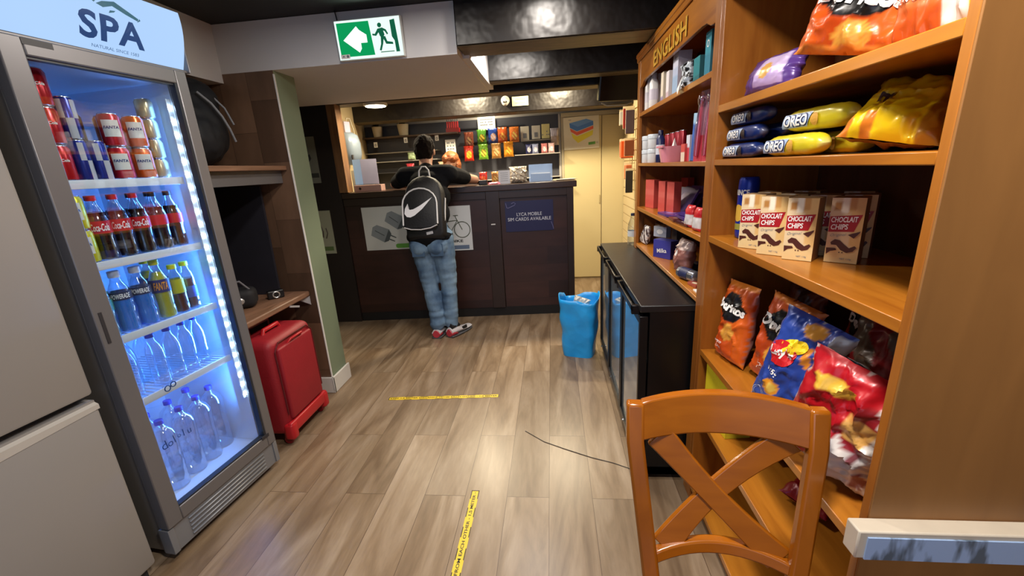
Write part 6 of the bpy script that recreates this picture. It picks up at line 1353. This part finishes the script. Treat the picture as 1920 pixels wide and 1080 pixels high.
# shoes
def shoe(heel, toe, name='trainer'):
    heel, toe = Vector(heel), Vector(toe); d = (toe-heel); rz = math.atan2(-d.x, d.y); L = d.length
    t = bpy.data.objects.new(name, None)
    M = Matrix.Translation((heel.x, heel.y, 0)) @ Matrix.Rotation(rz, 4, 'Z')
    m = MB(); prof = []
    for s_ in range(13):
        u = s_/12; y = -.01+u*(L+.02); w = .040+.016*math.sin(u*PI*.9)-.014*max(0, u-.8)*5*.6; h = .085+.03*math.exp(-((u-.25)/.2)**2)-.05*u if u < .95 else .04
        prof.append((y, max(w, .02), h))
    def sec(y, w, h, z0): return [(w*math.cos(a*PI/8)*(1 if math.sin(a*PI/8) < .3 else .8), y, z0+max(0, (h-z0))*(.5+.5*math.sin(a*PI/8))) for a in range(16)]
    def loft(pr, z0, hs=1.0, ws=1.0):
        mm = MB(); vs = []
        for y, w, h in pr: vs += [tuple(M @ Vector(p)) for p in sec(y, w*ws, h*hs, z0)]
        n = 16; fs = [(i*n+k, i*n+(k+1) % n, (i+1)*n+(k+1) % n, (i+1)*n+k) for i in range(len(pr)-1) for k in range(n)]+[tuple(range(n)), tuple((len(pr)-1)*n+k for k in range(n))]
        mm.add(vs, fs); return mm
    o = loft(prof, .022).build(name, mat('shoe_white', '#d8d6da', .45, var=.05), PC, smooth=60)
    sole = loft([(y, w, .026) for y, w, h in prof], .0, 1, 1.08); sole.build('sole', mat('shoe_sole', '#5b5c60', .5), o, smooth=50)
    hp = [(-.016, .030, .075), (0, .042, .085), (.035, .046, .07), (.06, .044, .045)]; loft(hp, .012, 1, 1.06).build('heel_panel', mat('shoe_red', '#c03a48', .4), o, smooth=50)
    loft([(.0, .036, .135), (.04, .041, .14), (.085, .040, .135), (.11, .034, .11)], .07, 1, 1.0).build('collar', mat('shoe_black', '#141418', .6), o, smooth=50)
    m = MB(); m.box((-.047, .15, .055), (.012, .06, .028), (0, .2, 0), 0, .004); m.box((.047, .15, .055), (.012, .06, .028), (0, -.2, 0), 0, .004); m.v = [tuple(M @ Vector(v)) for v in m.v]; m.build('side_window', mat('shoe_black', ''), o)
shoe((-1.052, 3.365, 0), (-1.035, 3.63, 0)); shoe((-.935, 3.385, 0), (-.815, 3.62, 0))

# ---- backpack worn by the customer
BP = thing('backpack', 'black backpack with white swoosh mark and white piping worn by the leaning customer', 'backpack', (-1.035, 3.36, .885), 0, rot=(math.radians(-17), math.radians(-1), math.radians(2)))
BKC = mat('backpack_cloth', '#111114', .6, var=.3, scale=14, bump=.15, bscale=90); WP_ = mat('piping_white', '#d4d4d6', .5)
def shell(w, h, d, y0, top=.16, z0=0, x0=0):
    """rounded-top pack shape: outline in XZ, soft edges"""
    out = []; n = 10
    out += [(-w/2+.02, 0), (w/2-.02, 0), (w/2, .03)]
    for i in range(n+1): a = PI*i/n; out.append((w/2*math.cos(a)**1 if True else 0, h-top+top*math.sin(a)))
    out.append((-w/2, .03)); mm = MB(); vs = []; lv = [(0, .86), (.25, .97), (.6, 1.0), (.85, .97), (1.0, .90)]
    cx, cz = 0, h/2
    for t_, s_ in lv: vs += [(x0+cx+(x-cx)*s_, y0-d*t_, z0+cz+(z-cz)*s_) for x, z in out]
    N = len(out); fs = [(i*N+k, i*N+(k+1) % N, (i+1)*N+(k+1) % N, (i+1)*N+k) for i in range(len(lv)-1) for k in range(N)]+[tuple(range(N)), tuple((len(lv)-1)*N+k for k in range(N))]
    mm.add(vs, fs); return mm, out
m, _ = shell(.325, .53, .15, .075); m.build('main_body', BKC, BP, smooth=55)
m, out = shell(.285, .335, .045, -.072, .13, .075, -.022); fp = m.build('front_pocket', BKC, BP, smooth=55)
pts = [(-.022+x*.985, -.1175, .075+.1675+(z-.1675)*.96) for x, z in out[2:]]
m = MB(); m.tube(pts, .0065, 8); m.build('piping', WP_, fp, smooth=40)
m = MB(); m.tube([(-.155, -.118, .092), (-.10, -.120, .074), (-.02, -.120, .068), (.06, -.120, .078), (.115, -.118, .10)], .0075, 8, flat=.6); m.build('piping', WP_, fp, smooth=40)
m = MB(); sw = [(-.118, .285), (-.142, .245), (-.148, .205), (-.130, .178), (-.100, .172), (-.065, .186), (.0, .235), (.085, .325), (-.02, .262), (-.075, .236), (-.105, .234), (-.120, .250)]
put_poly(m, sw, lambda x, z, o: (x, -.1165-o, z), .0045); m.build('swoosh', mat('mark_white', '#e4e4e8', .5), fp)
m = MB(); m.tube([(-.045, -.01, .525), (-.04, -.02, .575), (-.015, -.025, .605), (.015, -.025, .605), (.04, -.02, .575), (.045, -.01, .525)], [.007, .006, .006, .006, .006, .007], 8); m.build('grab_handle', WP_, BP, smooth=40)
m = MB(); m.box((.04, -.077, .045), (.055, .004, .024), (0, -.15, 0), 0, .003); m.build('tag', mat('tag_grey', '#b8b8bc', .5), BP)
m = MB(); m.box((.164, -.02, .24), (.006, .022, .19), (0, .06, 0), 0, .002); m.build('side_strip', WP_, BP)
for x in (-.11, .11):
    m = MB(); m.tube([(x, .06, .50), (x*1.15, .14, .55), (x*1.25, .22, .53)], .022, 8, flat=.35); m.build('shoulder_strap', BKC, BP, smooth=40)

# ---- shop assistant behind the counter
P2 = thing('person', 'person with auburn hair bent low behind the counter, mostly hidden by the customer', 'person', (0, 0, 0))
H2 = at('y', 4.62, 846, 306); m = MB(); NB2 = H2+Vector((.0, .07, -.13)); 
head(m, H2, (-.1, -1, 0), .95, .5); cone(m, NB2, H2+Vector((0, .03, -.05)), .05, .05); HP2 = Vector((H2.x+.02, 4.98, .95))
cone(m, HP2, NB2+Vector((0, .06, -.06)), .12, .12); s1, s2 = NB2+Vector((-.17, .02, -.05)), NB2+Vector((.17, .02, -.05)); cone(m, s1, s2, .05, .05)
for s_, sg in ((s1, -1), (s2, 1)):
    e = s_+Vector((sg*.05, -.05, -.25)); w_ = e+Vector((-sg*.08, -.16, .02)); cone(m, s_, e, .045, .038); cone(m, e, w_, .038, .026); hand(m, w_, (-sg*.3, -1, -.1), (-sg*1, .3, 0), .95)
for sg in (-1, 1): a = HP2+Vector((sg*.09, 0, 0)); k = a+Vector((0, .0, -.42)); f2 = Vector((k.x, k.y-.0, .08)); cone(m, a, k, .08, .055); cone(m, k, f2, .05, .036); cone(m, f2-Vector((0, 0, .03)), f2-Vector((0, .16, .04)), .04, .035)
o = m.build('body', SKIN, P2); remesh(o, .009, 2)
m = MB(); cone(m, HP2+Vector((0, 0, -.02)), NB2+Vector((0, .06, -.06)), .16, .15); cone(m, s1, s2, .075, .075); [cone(m, s_, s_+Vector((sg*.035, -.035, -.17)), .07, .06) for s_, sg in ((s1, -1), (s2, 1))]; o = m.build('jumper', mat('dark_jumper', '#16161c', .8), P2); remesh(o, .012, 3)
m = MB(); [cone(m, HP2+Vector((sg*.09, 0, 0)), HP2+Vector((sg*.09, 0, -.85)), .10, .06) for sg in (-1, 1)]; o = m.build('trousers', mat('dark_trousers', '#1a1c26', .8), P2); remesh(o, .012, 3)
m = MB(); m.ball(H2+Vector((0, .01, .045)), (.088, .10, .085)); m.ball(H2+Vector((.02, -.055, .05)), (.062, .05, .055)); m.ball(H2+Vector((-.04, -.05, .045)), (.045, .05, .05)); m.ball(H2+Vector((-.05, .03, -.02)), (.045, .07, .09)); m.ball(H2+Vector((.055, .03, -.02)), (.045, .07, .09)); m.ball(H2+Vector((.0, .07, .0)), (.08, .06, .10)); o = m.build('hair', mat('auburn_hair', '#8a4c26', .5, var=.5, scale=30, bump=.6, bscale=100), P2); remesh(o, .008, 2, .008, 30)

# ================================================================== REST EVERYTHING ON ITS SHELF
def shelf_under(z):
    return min((.4405, .705, 1.1485, 1.4095, 1.5805), key=lambda s_: abs(s_-z))
for o in list(COL.objects):
    if o.type == 'EMPTY' and o.get('category') in ('crisps', 'sweets', 'biscuits', 'chocolate', 'box') and o.location.x > .4 and o.location.y < 3.2:
        zs = (.4405, .705, 1.1485, 1.4095, 1.5805) if o.location.y < 1.57 else (.8885, 1.1305, 1.4045, 1.7025)
        bz = BASE.get(o.name, o.location.z); base = min(zs, key=lambda s_: abs(s_-bz)); cat = o['category']
        if cat not in ('crisps', 'sweets', 'toiletries', 'box') and not -.002 < bz-base < .015: continue
        if cat in ('toiletries', 'box') and o.name not in BASE: continue
        if cat in ('toiletries', 'box') and not -.002 < bz-base < .015: continue
        settle(o, base+.0006)
